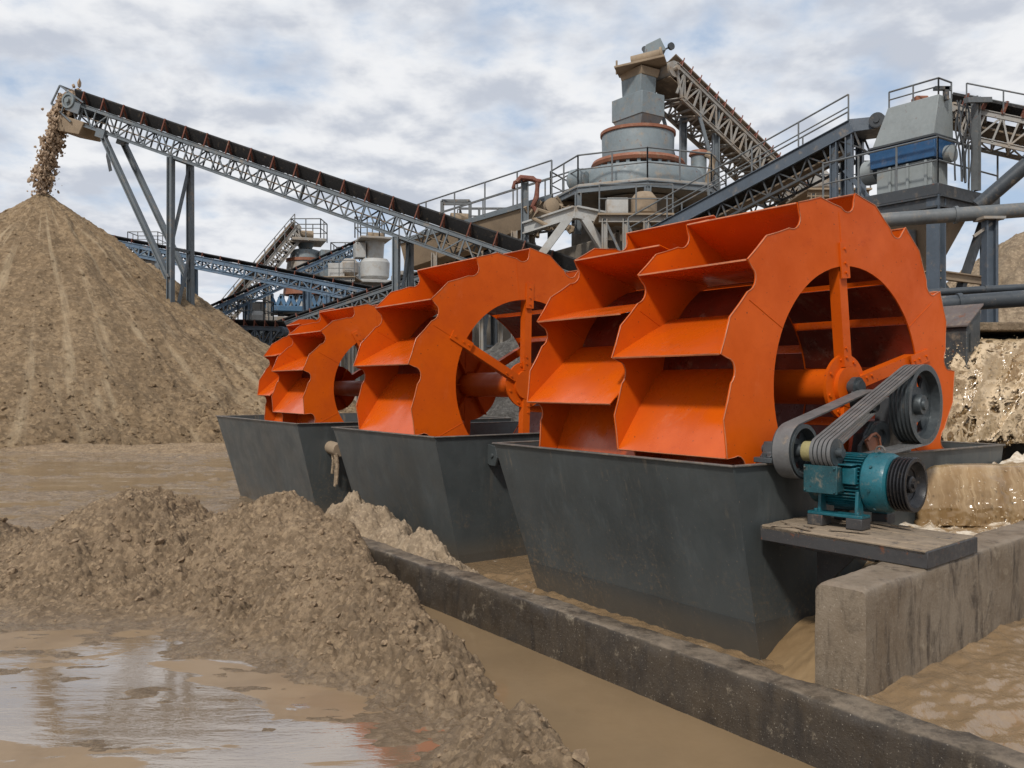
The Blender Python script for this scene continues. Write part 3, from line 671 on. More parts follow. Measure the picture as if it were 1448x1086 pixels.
def wheel(c, Rr, ws, spokes, label, rot=171.3, stag=0., seams=(32, 97, 153, 205, 262, 330)):
    root = thing('bucket_wheel', V((c.x, c.y, c.z-Rr)), label, 'bucket wheel', 'orange bucket wheels standing in the tanks')
    P = lambda r, t, w: c+(B*math.cos(R(t))+Z*math.sin(R(t)))*(Rr*r)+A*w
    th = .014
    for k, w_ in enumerate(ws):
        rk = rot+(stag if k == 2 else 0.); mb = MB(); plate(mb, c, Rr, w_, th, .645, rk)
        for s in seams: mb.path([P(.648, s, w_-.001), P(.93, s, w_-.001)], .0035, 6)
        mb.build('side_plate', M['orange_m'], root, 30)
        outl = [P(r, rk+kk*DT+f, w_-.001) for kk in range(NT_) for (f, r) in TOOTH]
        mb = MB(); mb.path(outl, .0042, 5, True); mb.build('worn_edge', M['edge'], root)
    for bi, (a_, b_) in enumerate(zip(ws[:-1], ws[1:])):
        for k in range(NT_):
            t = rot+k*DT+bi*stag; e0 = P(1.036, t, a_+th+.001); inw = (V((c.x, c.y, c.z))+A*(a_+th+.001)-e0).normalized()
            ax = A; q = __import__('mathutils').Quaternion(ax, R(-35.7)); d1 = q @ inw
            e1 = e0+d1*(Rr*.30); q2 = __import__('mathutils').Quaternion(ax, R(-33)); e2 = e1+(q2 @ inw)*(Rr*.19)
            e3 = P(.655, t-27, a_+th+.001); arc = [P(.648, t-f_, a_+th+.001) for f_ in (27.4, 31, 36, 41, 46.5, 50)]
            mb = MB(); mb.strip(arc, A*(b_-a_-th-.002), .006); mb.build('inner_plate', M['worn'], root, 25)  # dark red here carries the wheel's inner shade in its colour
            mb = MB(); mb.strip([e0, e1, e2, e3], A*(b_-a_-th-.002), .008); bk = mb.build('bucket', M['orange'], root, 25)
            mb = MB(); mb.beam(e0+A*.004, e0+A*(b_-a_-th-.006), .013, .011, d1); mb.build('worn_lip', M['edge'], bk)
    # shaft drum, hub plates, spokes
    mb = MB(); mb.tube(c+A*(ws[0]+.08), c+A*(ws[-1]-.05), Rr*.098, 32); mb.build('drum_shaft', M['orange_m'], root)
    for w_, sg in ((ws[0]+.055, 1), (ws[-1]-.05, -1)):
        hr = .175 if sg > 0 else .30; mb = MB(); mb.ring([(Rr*hr, 0), (Rr*hr, .03), (0, .03)], c+A*w_, A, 40)
        if sg < 0:
            for k in range(6): e_ = B*math.cos(k*1.047)+Z*math.sin(k*1.047); mb.box(c+A*(w_-.05)+e_*(Rr*.19), Rr*.2, .012, .1, e_, e_.cross(A), A)
        mb.ring([(Rr*.11, 0), (Rr*.11, -.04*sg), (Rr*.07, -.04*sg)], c+A*(w_), A, 28)
        for k in range(8): mb.bolt(c+(B*math.cos(k*.785+.3)+Z*math.sin(k*.785+.3))*(Rr*.15)+A*(w_), -A)
        mb.build('hub_plate', M['orange_m'], root, 30)
    for end, w_ in enumerate((ws[0], ws[-1])):
        for s in spokes:
            mb = MB(); rad = B*math.cos(R(s))+Z*math.sin(R(s)); tan = -B*math.sin(R(s))+Z*math.cos(R(s))
            o = c+A*(w_+(.045 if end == 0 else -.03))
            for (off, ww, dd) in ((0, .105, .012), ):
                mb.box(o+rad*(Rr*.41)-A*.02, Rr*.60, ww, .014, rad, tan, A)
                mb.box(o+rad*(Rr*.41)+tan*(ww/2-.006)+A*.03, Rr*.60, .012, .086, rad, tan, A)
                mb.box(o+rad*(Rr*.41)-tan*(ww/2-.006)+A*.03, Rr*.60, .012, .086, rad, tan, A)
            if end == 0:
                mb.box(o+rad*(Rr*.675)-A*.053, Rr*.19, .115, .014, rad, tan, A)
                for rr in (.61, .66, .735): mb.bolt(o+rad*(Rr*rr)-A*.06, -A, .012)
                for rr in (.16, .21): mb.bolt(o+rad*(Rr*rr)-A*.027+tan*.02, -A, .012)
            mb.build('spoke', M['orange_m'], root, 30)
    return root
def wc(t, z): p = CW+A*t; return V((p.x, p.y, z))
wheel(CW, 1.6, [0, 1.22, 2.44], [96, 14, 262], 'large orange bucket wheel beside the teal motor and belts', stag=-DT/2)
wheel(wc(4.69, 2.09), 1.70, [0, 1.50], [89, 152, 28, 268], 'orange bucket wheel turning in the middle tank', 172)
wheel(wc(8.75, 2.02), 1.40, [0, 1.39, 2.02], [120, 30, 240], 'smallest orange bucket wheel, in the tank nearest the sand pile', 168, stag=-DT*.4)

# ------------------------------------------------------------------ drive: pulleys, belts, motor, platform
def pulley(mb, c, rad, wd, grooves, ax=-A2, dish=.55, spokes=5, hub=.26, rimt=.045):
    """grooved pulley, face at c, body behind; ax points out of the face"""
    g = wd/grooves; prof = [(rad-rimt, 0), (rad, 0)]
    for k in range(grooves):
        prof += [(rad, -k*g-.1*g), (rad-.018, -k*g-.4*g), (rad-.018, -k*g-.6*g), (rad, -k*g-.9*g)]
    prof += [(rad, -wd), (rad-rimt, -wd)]
    mb.ring(prof, c, ax, 56, close=True)
    # web with holes: ring of sectors
    ri, ro = rad*hub*.9, rad-rimt*.9; w0 = -wd*dish
    n = spokes; u = ax.cross(Z).normalized(); v = u.cross(ax)
    mb.ring([(ri, w0-.012), (rad*.46, w0-.012), (rad*.46, w0+.012), (ri, w0+.012)], c, ax, 40, close=True)
    mb.ring([(rad*.76, w0-.012), (ro, w0-.012), (ro, w0+.012), (rad*.76, w0+.012)], c, ax, 40, close=True)
    for k in range(n):
        t0 = 2*math.pi*k/n; pts = []
        st = .62*2*math.pi/n/2
        arc = [t0-st*1.0+2*st*j/5 for j in range(6)]
        for t in arc: pts.append((math.cos(t)*rad*.44, math.sin(t)*rad*.44))
        for t in arc[::-1]: pts.append((math.cos(t)*rad*.78, math.sin(t)*rad*.78))
        mb.prism(pts, c+ax*(w0-.010), u, v, ax*.02)
    mb.ring([(rad*hub, w0-.03), (rad*hub, w0+.06), (rad*hub*.93, w0+.075), (rad*hub*.55, w0+.075), (rad*hub*.5, w0+.095), (0, w0+.095)], c, ax, 32)
    return mb
def loop2(c1, r1, c2, r2, n=18):
    """outline of a belt round two circles in 2D"""
    d = (c2[0]-c1[0], c2[1]-c1[1]); L = math.hypot(*d); th = math.atan2(d[1], d[0]); al = math.acos((r1-r2)/L)
    p = []
    for k in range(n+1):
        t = th+al+(2*math.pi-2*al)*k/n; p.append((c1[0]+r1*math.cos(t), c1[1]+r1*math.sin(t)))
    for k in range(n+1):
        t = th-al+2*al*k/n; p.append((c2[0]+r2*math.cos(t), c2[1]+r2*math.sin(t)))
    return p
def belt(o, loop, w, th):     # belt of width w along -A2.. and thickness th, loop in (B2,Z) about o
    mb = MB(); m = len(loop); vs = []; fs = []
    cx = sum(p[0] for p in loop)/m; cy = sum(p[1] for p in loop)/m
    for i, (x, y) in enumerate(loop):
        x0, y0 = loop[i-1]; x1, y1 = loop[(i+1) % m]; nx, ny = y1-y0, -(x1-x0); l = math.hypot(nx, ny) or 1; nx /= l; ny /= l
        for (e, k) in ((0, 0), (0, 1), (th, 1), (th, 0)):
            vs.append(o+B2*(x+nx*e)+Z*(y+ny*e)+A2*((k-.5)*w*(1 if e else .7)))
    for i in range(m):
        j = (i+1) % m
        for k in range(4): fs.append((i*4+k, i*4+(k+1) % 4, j*4+(k+1) % 4, j*4+k))
    return mb.add(vs, fs)
PB = V((3.437, 7.52, 1.925)); PS = V((2.305, 6.475, 1.60)); PL = V((2.19, 6.60, 1.60)); BW = .17
root = thing('drive_pulley', V((PB.x, PB.y, RIMZ)), 'big grey spoked pulley in front of the large wheel', 'pulley')
mb = pulley(MB(), PB-A2*(BW/2), .335, BW, 5); mb.build('sheave', M['pulley'], root, 30)
mb = MB(); mb.tube(PB-A2*(BW/2-.04), PB+A2*.42, .045, 20); mb.build('shaft', M['pulley'], root)
root = thing('countershaft_pulley', V((PL.x, PL.y, RIMZ)), 'smaller grey grooved pulley with yellow collar above the motor', 'pulley')
mb = pulley(MB(), PL, .20, .165, 6, rimt=.03); mb.build('sheave', M['pulley'], root, 30)
mb = MB(); mb.tube(PL+A2*.35, PL-A2*.30, .035, 16); mb.build('shaft', M['pulley'], root)
mb = MB(); mb.ring([(.075, 0), (.075, .07), (.03, .07)], PL-A2*.0+A2*.0, -A2, 24); mb.build('collar', M['hub'], root)
mb = MB(); g = BW/5; prof = [(.03, 0), (.10, 0)]
for k in range(5): prof += [(.10, k*g+.1*g), (.085, k*g+.4*g), (.085, k*g+.6*g), (.10, k*g+.9*g)]
mb.ring(prof+[(.10, BW), (.03, BW)], PS+A2*(BW/2), -A2, 36); mb.build('small_sheave', M['pulley'], root, 30)
d = PB-PS; lp = loop2((0, 0), .088, (d.dot(B2), d.z), .32, 26)
for k in range(5):
    lab = ['v-belt nearest the big pulley hub, first of five', 'second of five v-belts counted from the big pulley face', 'middle one of the five v-belts on the big pulley', 'fourth of five v-belts counted from the big pulley face', 'innermost of five v-belts, closest to the wheel'][k]
    top(belt(PS+A2*((k-2)*g), lp, g*.72, .022), 'drive_belt', M['vbelt'], PS, lab, 'belt', 'v-belts between the small sheave and big pulley', ang=40)
PT = PL+A2*.0825; PT = V((PT.x, PT.y, PL.z)); PX = V((2.99, 7.456, 1.955))
d = PX-PT; lp = loop2((0, 0), .198, (d.dot(B2), d.z), .085, 22)
mb = MB()
for k in range(5):
    b_ = belt(PT+A2*((k-2)*.027), lp, .0275, .014); mb.add(b_.v, b_.f)
top(mb, 'ribbed_belt', M['vbelt'], PT, 'ribbed grey belt from the smaller pulley to the wheel shaft', 'belt', ang=40)
mb = MB(); mb.ring([(.085, -.08), (.085, .08)], PX, A2, 32); mb.ring([(.11, .08), (.11, .095), (.03, .095)], PX, A2, 32); mb.tube(PX+A2*.1, PX-A2*.1, .035, 16)
mb.tube(V((CW.x, CW.y, CW.z))+A*.05, CW-A*.10, .055, 20); mb.ring([(.085, 0), (.085, .05), (.05, .05)], CW-A*.02, -A, 24)
top(mb, 'shaft_end', M['pulley'], PX, 'grey wheel shaft end with collar behind the v-belts', 'shaft')
# bearing stands on the tank rim
def stand(c, zt, sx, sy, lab, m=M['dark'], hole=True):
    root = thing('bearing_block', V((c.x, c.y, RIMZ+.014)), lab, 'bearing')
    mb = MB(); z0 = RIMZ+.015
    mb.box(V((c.x, c.y, z0+.02)), sx*1.5, sy*1.3, .04, B2, A2); mb.build('foot', m, root, 30, .005)
    mb = MB(); h = zt-z0-.04
    mb.prism([(-sx*.62, 0), (sx*.62, 0), (sx*.42, h*.6), (sx*.34, h+.06), (-sx*.34, h+.06), (-sx*.42, h*.6)], V((c.x, c.y, z0+.041))-A2*(sy*.4), B2, Z, A2*(sy*.8)); mb.build('housing', m, root, 30, .008)
    mb = MB(); mb.ring([(.085, 0), (.085, .03), (.05, .03)], V((c.x, c.y, zt))-A2*(sy*.41), -A2, 28)
    for s in (-1, 1): mb.bolt(V((c.x, c.y, z0+.041))+B2*(s*sx*.64), Z, .018, .03)
    mb.build('cap', m, root, 30)
stand(PB+A2*.24, 1.925, .30, .16, 'tall dark bearing block carrying the big pulley shaft')
stand(PL+A2*.26, 1.60, .22, .12, 'low dark bearing block behind the smaller pulley', M['pulley'])
gp = wab(.08, .10, 0)
root = thing('gear_case', V((gp.x, gp.y, RIMZ)), 'dark gear case on the tank rim below the v-belts', 'gear case')
mb = MB(); mb.prism([(-.24, 0), (.24, 0), (.20, .20), (.12, .28), (-.10, .28), (-.2, .18)], V((gp.x, gp.y, RIMZ+.015)), B, Z, -A*.10); mb.build('case', M['dark'], root, 30, .01)
mb = MB(); mb.ring([(.13, 0), (.13, .05), (.07, .05), (.07, .02), (0, .02)], V((gp.x, gp.y, RIMZ+.16))-A*.10-B*.02, -A, 28); mb.build('cover', M['pulley'], root, 30)
rg = wab(.29, -.25, 0)
mb = MB(); o = V((rg.x, rg.y, 1.20))
mb.prism([(-.10, 0), (.10, 0), (.085, .38), (.02, .46), (-.07, .40)], o, B2, Z, A2*.03); mb.prism([(-.13, 0), (.13, 0), (.13, .03), (-.13, .03)], o-A2*.08, B2, Z, A2*.1)
mb.path([o+Z*.44-A2*.01+B2*(.05*math.cos(t))+Z*(.035*math.sin(t)) for t in np.linspace(0, 6.0, 14)], .008, 6)
top(mb, 'guard_bracket', M['dark'], o, 'dark bracket plate with a wire loop behind the motor', 'bracket', bevel=.004, ang=30)
mb = MB(); c0 = o+Z*.40-A2*.05
mb.prism([(-.12, .05), (-.03, .08), (.09, .06), (.11, -.02), (.06, -.12), (.0, -.14), (-.05, -.04)], c0, B2, Z, -A2*.015)
mb.path([c0+B2*x+Z*y-A2*.03 for x, y in ((-.12, .05), (-.05, .09), (.02, .10), (.08, .07), (.10, .0), (.04, -.08))], .012, 6)
top(mb, 'rusty_clip', M['redring'], c0, 'orange rusty clip hanging between the belts and the motor', 'clip', ang=30)

# platform
PZ = 1.05; P_L = gz(1075, 742, PZ); P_R = gz(1312, 780, PZ)
e = (P_R-P_L); P_RB = P_R+B2*.82; P_LB = P_L+B2*.74
root = thing('motor_platform', V(((P_L.x+P_RB.x)/2, (P_L.y+P_RB.y)/2, .935)), 'worn dark platform carrying the teal motor above the concrete wall', 'platform')
mb = MB(); zb = PZ-.113
for (p, q) in ((P_L, P_R), (P_R, P_RB), (P_RB, P_LB), (P_LB, P_L)):
    dd = (q-p).normalized(); nn = Z.cross(dd)
    mb.hexa([V((p.x, p.y, zb)), V((q.x, q.y, zb)), V((q.x, q.y, zb))+nn*.035-dd*.035, V((p.x, p.y, zb))+nn*.035+dd*.035,
             V((p.x, p.y, PZ-.004)), V((q.x, q.y, PZ-.004)), V((q.x, q.y, PZ-.004))+nn*.035-dd*.035, V((p.x, p.y, PZ-.004))+nn*.035+dd*.035])
mb.build('frame', M['frame'], root, 30, .005)
nb_ = 5
for k in range(nb_):
    t0 = k/nb_; t1 = (k+1)/nb_-.012; lift = .004+.003*(k % 2)
    p = [P_L.lerp(P_LB, t0)+e*.01, P_R.lerp(P_RB, t0)-e*.01, P_R.lerp(P_RB, t1)-e*.01, P_L.lerp(P_LB, t1)+e*.01]
    mb = MB(); mb.hexa([V((q.x, q.y, PZ-.03)) for q in p]+[V((q.x, q.y, PZ+lift)) for q in p]); mb.build('plank', M['plank'], root, 30, .006)
mb = MB(); p = P_L+e*.16+B2*.52
mb.prism([(-.02, 0), (.42, 0), (.0, -.42), (-.02, -.42)], V((p.x, p.y, zb-.003)), -A, Z, B*.02); mb.build('gusset', M['frame'], root, 30)
mb = MB(); p = P_L+e*.03+B2*.25; mb.beam(V((p.x, p.y, zb-.03)), V((p.x, p.y, zb-.03))+e*.62, .09, .055); mb.build('cross_beam', M['frame'], root, 30, .004)

for k in range(9):
    p = P_L+e*random.uniform(.12, .92)+B2*random.choice((random.uniform(.04, .2), random.uniform(.5, .68))); an = random.uniform(-.5, .5); L_ = random.uniform(.06, .2)
    u_ = (e.normalized()*math.cos(an)+B2*math.sin(an)); v_ = Z.cross(u_); mb = MB()
    mb.prism([(-L_, -.012), (-L_*.3, -.03*random.random()-.01), (L_*.8, -.014), (L_, .006), (L_*.4, .026), (-L_*.7, .018)], V((p.x, p.y, PZ+.008+.002*k)), u_, v_, Z*.006+u_*.002)
    o_ = top(mb, 'wood_splinter', M['plank'], (p.x, p.y, PZ), 'thin broken wood splinter lying on the motor platform', 'splinter', 'wood splinters on the motor platform')
# motor
MO = V((2.86, 6.25, 1.385)); AX = A2
root = thing('electric_motor', V((2.62, 6.51, PZ)), 'teal electric motor with black pulley on the platform', 'motor')
RB_ = .20
mb = MB(); mb.ring([(.05, .14), (.185, .14), (.205, .155), (.215, .18), (.215, .31), (.20, .325), (.15, .33)], MO, AX, 48); mb.build('end_bell', M['teal'], root, 30)
mb = MB()
for k in range(8):
    t = k*.785+.2; mb.bolt(MO+(B2*math.cos(t)+Z*math.sin(t))*.2165+AX*.245, B2*math.cos(t)+Z*math.sin(t), .011, .012)
mb.build('bell_bolts', M['teal_d'], root, 30)
mb = MB(); mb.ring([(.172, .325), (.172, .64), (.155, .665), (.10, .675)], MO, AX, 48)
for k in range(44):
    t = 2*math.pi*k/44; e_ = B2*math.cos(t)+Z*math.sin(t)
    if -2.2 < (t-math.pi*1.5) < .0 and False: continue
    mb.box(MO+e_*.187+AX*.485, .036, .007, .31, e_, e_.cross(AX), AX)
mb.build('finned_body', M['teal'], root, 30)
mb = MB(); mb.ring([(.178, .645), (.19, .655), (.19, .74), (.16, .77), (0, .77)], MO, AX, 40); mb.build('fan_cowl', M['teal_d'], root, 30)
tb = MO+AX*.56-B2*.245+Z*.02
mb = MB(); mb.box(tb, .12, .245, .19, B2, AX); mb.build('terminal_box', M['teal_d'], root, 30, .012, 3)
cv = mb2 = MB(); mb2.box(tb-B2*.068, .018, .262, .205, B2, AX)
for s in (-1, 1):
    for u in (-1, 1): mb2.bolt(tb-B2*.079+AX*(s*.115)+Z*(u*.085), -B2, .009)
mb2.build('box_cover', M['teal_d'], root, 30, .006)
mb = MB(); mb.box(tb+AX*(-.175)+Z*.03+B2*.03, .04, .10, .12, B2, AX); mb.box(tb+AX*(-.15)+Z*.11+B2*.035, .09, .12, .012, B2, AX); mb.build('name_plate_bracket', M['teal'], root, 30, .006)
mb = MB(); mb.path([MO+AX*.26+Z*(.22+.04*math.sin(t))+AX*(.035*math.cos(t)) for t in np.linspace(-.4, 3.5, 14)], .009, 8); mb.build('lifting_eye', M['rim'], root)
for s in (-1, 1):
    for t_ in (.335, .62):
        p = MO+AX*t_+B2*(s*.175); mb = MB()
        mb.prism([(-.05, 0), (.05, 0), (.035, .17), (-.02, .17)] if s > 0 else [(-.05, 0), (.05, 0), (.02, .17), (-.035, .17)], V((p.x, p.y, PZ+.105))-AX*.012, B2, Z, AX*.024)
        mb.build('foot_rib', M['teal'], root, 30, .004)
    p = MO+AX*.48+B2*(s*.20); mb = MB(); mb.box(V((p.x, p.y, PZ+.098)), .13, .42, .022, B2, AX)
    for t_ in (-.16, .16): mb.bolt(V((p.x, p.y, PZ+.109))+AX*t_-B2*.03*1, Z, .016, .02)
    mb.build('foot_plate', M['teal'], root, 30, .004)
    for t_ in (.33, .63):
        p = MO+AX*t_+B2*(s*.20); mb = MB(); mb.box(V((p.x, p.y, PZ+.047)), .14, .12, .08, B2, AX); mb.build('mounting_block', M['frame'], root, 30, .006)
mb = MB(); g = .125/5; prof = [(.165, .0), (.19, 0), (.195, .006)]
for k in range(5): prof += [(.195, k*g+.006), (.195, k*g+.2*g), (.172, k*g+.5*g), (.195, k*g+.85*g)]
mb.ring(prof+[(.195, .125), (.05, .13), (.05, .06), (.10, .06), (.135, .045), (.15, .03)], MO, AX, 56, close=True)
for rr in (.115, .13, .145): mb.ring([(rr-.003, .05), (rr, .046), (rr+.003, .05)], MO, AX, 40, close=True)
mb.ring([(.06, .07), (.06, .028), (.05, .02), (.025, .02), (.025, .006), (0, .006)], MO, AX, 32)
mb.build('motor_pulley', M['pulley_b'], root, 30)

# ------------------------------------------------------------------ chute, pipes, falling water at the back of the large tank
root = thing('water_chute', at(1362, 640, 10.2), 'dark steel chute box with rusty sloping cover beside the large wheel', 'chute')
o = at(1367, 540, 10.0); o.z = 0
zt = at(0, 431, 10.0).z; zf = at(0, 461, 10.0).z; cb_ = .30
P = lambda a_, b_, z: V((o.x, o.y, 0))+A*a_+B*b_+Z*z
mb = MB(); mb.hexa([P(0, 0, .9), P(0, cb_, .9), P(.9, cb_, .9), P(.9, 0, .9), P(0, 0, zf), P(0, cb_, zt), P(.9, cb_, zt), P(.9, 0, zf)]); mb.build('box', M['chute'], root, 30, .008)
mb = MB(); mb.hexa([P(-.03, -.04, zf-.01), P(-.03, cb_+.02, zt+.01), P(.92, cb_+.02, zt+.01), P(.92, -.04, zf-.01), P(-.03, -.04, zf+.012), P(-.03, cb_+.02, zt+.032), P(.92, cb_+.02, zt+.032), P(.92, -.04, zf+.012)]); mb.build('cover', M['chutetop'], root, 30, .004)
mb = MB(); mb.prism([(.0, 0), (.10, .06), (.10, .16), (0, .22)], P(-.003, .06, zf-.3), B, Z, -A*.015); mb.build('gusset', M['chute'], root, 30)
for zq in (1.75, 1.95, 2.15):
    mb = MB(); mb.bolt(P(-.0, .15, zq), -A, .014, .02); mb.build('bolt', M['rim'], root)
# flume with the slot the water comes out of
FD = 10.3; zs1 = at(0, 468, FD).z; zs0 = at(0, 486, FD).z
root = thing('water_flume', V((7.2, 11.0, 1.2)), 'sand covered flume shelf with dark outlet slot above the waterfall', 'flume')
fx = at(1380, 0, FD).x
mb = MB(); mb.box(V((fx+2.5, FD+.75, zs1+.05)), 5.0, 1.6, .10); mb.build('shelf', M['bank'], root, 30, .02, 3)
mb = MB(); mb.box(V((fx+2.5, FD+.9, zs0-.75)), 5.0, 1.5, 1.5); mb.box(V((fx+2.5, FD+1.4, (zs0+zs1)/2)), 5.0, .3, zs1-zs0-.004); mb.build('channel', M['chute'], root, 30)
# long pipes
def pipe(p, q, r, lab, m, nfl=3, t='pipe'):
    root = thing(t, V(p), lab, 'pipe')
    mb = MB(); mb.tube(p, q, r, 28); mb.build('tube', m, root)
    d = (V(q)-V(p))
    for k in range(nfl):
        c = V(p)+d*((k+.6)/nfl); mb = MB(); mb.ring([(r, -.03), (r*1.22, -.03), (r*1.22, .03), (r, .03)], c, d, 28); mb.build('flange', m, root, 30)
pipe(at(1240, 437, 12.5), at(1640, 408, 12.0), .115, 'thick black pipe lying above the chute box', M['pipe'], 2)
pipe(at(1240, 418, 13.2), at(1640, 396, 12.6), .055, 'thin black pipe running just behind the thick one', M['pipe'], 4)
pipe(at(1170, 317, 17.5), at(1640, 283, 16.5), .14, 'grey horizontal pipe passing below the tower platform', M['pipe_g'], 4)
pipe(at(1383, 292, 17.8), at(1640, 70, 16.5), .15, 'dark pipe rising steeply beside the tower platform', M['pipe'], 2)

def fall_sheet(name, p_top, wvec, out, dz, run, n, seed, m, lab, cat, thick=.18, rag=.35, amp=.07):
    """a body of falling water: front sheet and back, arcing outwards, torn by noise"""
    nu, nv = n; u, v = np.meshgrid(np.linspace(0, 1, nu), np.linspace(0, 1, nv))
    L = wvec.length
    crest = np.clip((v-.18)/.82, 0, 1)
    outd = run*np.minimum(v*1.2, 1)**.75; down = dz*crest**1.6
    U = u*L; Vv = v*(dz+run)
    wp = .35*noise(U*1.3, Vv*1.1, seed+20)
    wp = .35*noise(U*1.3, Vv*1.1, seed+20)
    bulge = amp*(.8*fbm(U*1.5+wp, Vv*.7, 2, seed)+.32*fbm(U*5+wp*3, Vv*1.1+wp, 2, seed+3))+.012*fbm(U*14+wp*4, Vv*9, 3, seed+8)*(.2+v)
    edge = (.12*noise(Vv*3, u*0, seed+9)+.06*noise(Vv*11, u*0, seed+11))*sm(v*2.5)
    e = (u-.5)*2; shrink = 1-.0*v
    bulge = bulge*(.35+v)*(1-np.abs(e)**8*.8)
    base = np.array(p_top)
    X = base[0]+wvec.x*(u+edge*(1-u)*.35/L)+out.x*(outd+bulge); Y = base[1]+wvec.y*(u+edge*(1-u)*.35/L)+out.y*(outd+bulge); Zq = base[2]-down+bulge*.5
    o = gridmesh(name, X, Y, Zq, m); me = o.data
    uvl = me.uv_layers.new(name='flow'); vi = np.empty(len(me.loops), np.int32); me.loops.foreach_get('vertex_index', vi)
    uu = np.stack([U.ravel(), Vv.ravel()], -1); uvl.data.foreach_set('uv', uu[vi].ravel())
    md = o.modifiers.new('s', 'SOLIDIFY'); md.thickness = thick; md.offset = 1
    return tag(o, lab, cat, None, 'structure') if cat is None else tag(o, lab, cat)
OUT = V((-.74, -.67, 0))
ft = V((fx+.06, FD+.16, zs0+.03))
o = fall_sheet('falling_water', ft, V((2.6, 0, 0)), OUT, 1.18, .85, (240, 200), 5, M['fall'], 'frothy brown waterfall pouring from the flume slot', 'waterfall', .10, .35, .10)
for kk, (rr_, am_) in enumerate(((.87, .115), (.91, .13))):
    q = fall_sheet('foam_net', ft+Z*.012*(kk+1), V((2.6, 0, 0)), OUT, 1.20, rr_, (260, 220), 25+kk*7, M['froth'], None, None, .012, .35, am_)
    q.parent = o; q.matrix_parent_inverse.identity(); del q['kind']
LZ = at(0, 657, 8.2).z
uu_, Y = np.meshgrid(np.linspace(0, 1, 260), np.linspace(8.1, 10.2, 150)); X = (2.992+.8178*((Y-7.451)/.5755)+.03)*(1-uu_)+8.0*uu_
xl = 2.992+.8178*((Y-7.451)/.5755)+.02
pz = LZ-.03+.05*fbm(X*2.5, Y*2.5, 4, 3, .5)+.25*np.exp(-((Y-9.2)/.35)**2)*(.5+np.abs(noise(X*5, Y*5, 8)))
def foam_attr(o, val):
    a_ = o.data.attributes.new('foam', 'FLOAT', 'POINT'); a_.data.foreach_set('value', val.astype(np.float32).ravel()[:len(o.data.vertices)]); return o
struct(foam_attr(gridmesh('churned_water', X, Y, np.where(X > xl-.03, pz, pz-.0), M['churn']), .35+.5*np.exp(-((Y-9.2)/.5)**2)+0*X))
fall_sheet('falling_water', V((3.70, 8.2, LZ+.01)), V((3.6, 0, 0)), V((-.25, -.97, 0)), .52, .42, (260, 130), 15, M['fall'], 'smooth brown cascade falling below the tank corner', 'waterfall', .10, .2, .06)
# churned water between the large tank and the wall
aa, bb = np.meshgrid(np.linspace(0, 1, 420), np.linspace(0, 1, 190))
q0 = WC+A2*.29; q1 = q0+B2*7.4; r0 = wab(.02, -1.35, 0); r1 = r0+B*6.2
X = (q0.x*(1-aa)+q1.x*aa)*(1-bb)+(r0.x*(1-aa)+r1.x*aa)*bb; Y = (q0.y*(1-aa)+q1.y*aa)*(1-bb)+(r0.y*(1-aa)+r1.y*aa)*bb
lev = -.05+.30*sm((aa*7.4)/.8)+.60*sm((aa*7.4-.9)/1.5)
bil = np.abs(noise(X*2.6, Y*2.6, 71))+.6*np.abs(noise(X*6, Y*6, 72))+.4*np.abs(noise(X*14, Y*14, 73))
wq = .3*noise(X*1.7, Y*1.7, 9)
ch = np.clip(ridged(X*1.9+wq, Y*1.9-wq, 3, 71, .5)*.85+.22, 0, 1.4); kf = sm((aa*7.4-.5)/1.8)
Zq = lev+(.11*ch**1.5-.05+.006*fbm(X*8, Y*8, 2, 74, .5))*(.25+.75*kf)*(.5+.5*sm(bb*6))
struct(foam_attr(gridmesh('churned_water', X, Y, Zq, M['churn']), np.clip(ch-.35, 0, 1)*kf+.18*kf))
# droplets thrown up round the falls
rng = np.random.default_rng(9); n = 3200
u = rng.random(n); tt = .16+.84*rng.random(n); dpt = rng.exponential(.13, n)
p = np.stack([ft.x-.05+u*2.2-.10*rng.random(n)+OUT.x*(tt**.6*1.0+dpt), ft.y+OUT.y*(tt**.6*1.0+dpt)+0*u, ft.z+.08-1.2*tt**1.3+rng.normal(0, .05, n)], -1)
p2 = np.stack([3.6+2.6*rng.random(700), 8.1-.45*rng.random(700)-rng.exponential(.10, 700), .85+.50*rng.random(700)**2], -1)
p = np.concatenate([p, p2])
clods('water_droplets', p, M['froth_drop'], np.clip(rng.lognormal(-5.35, .5, len(p)), .002, .014), 1.2, 13)

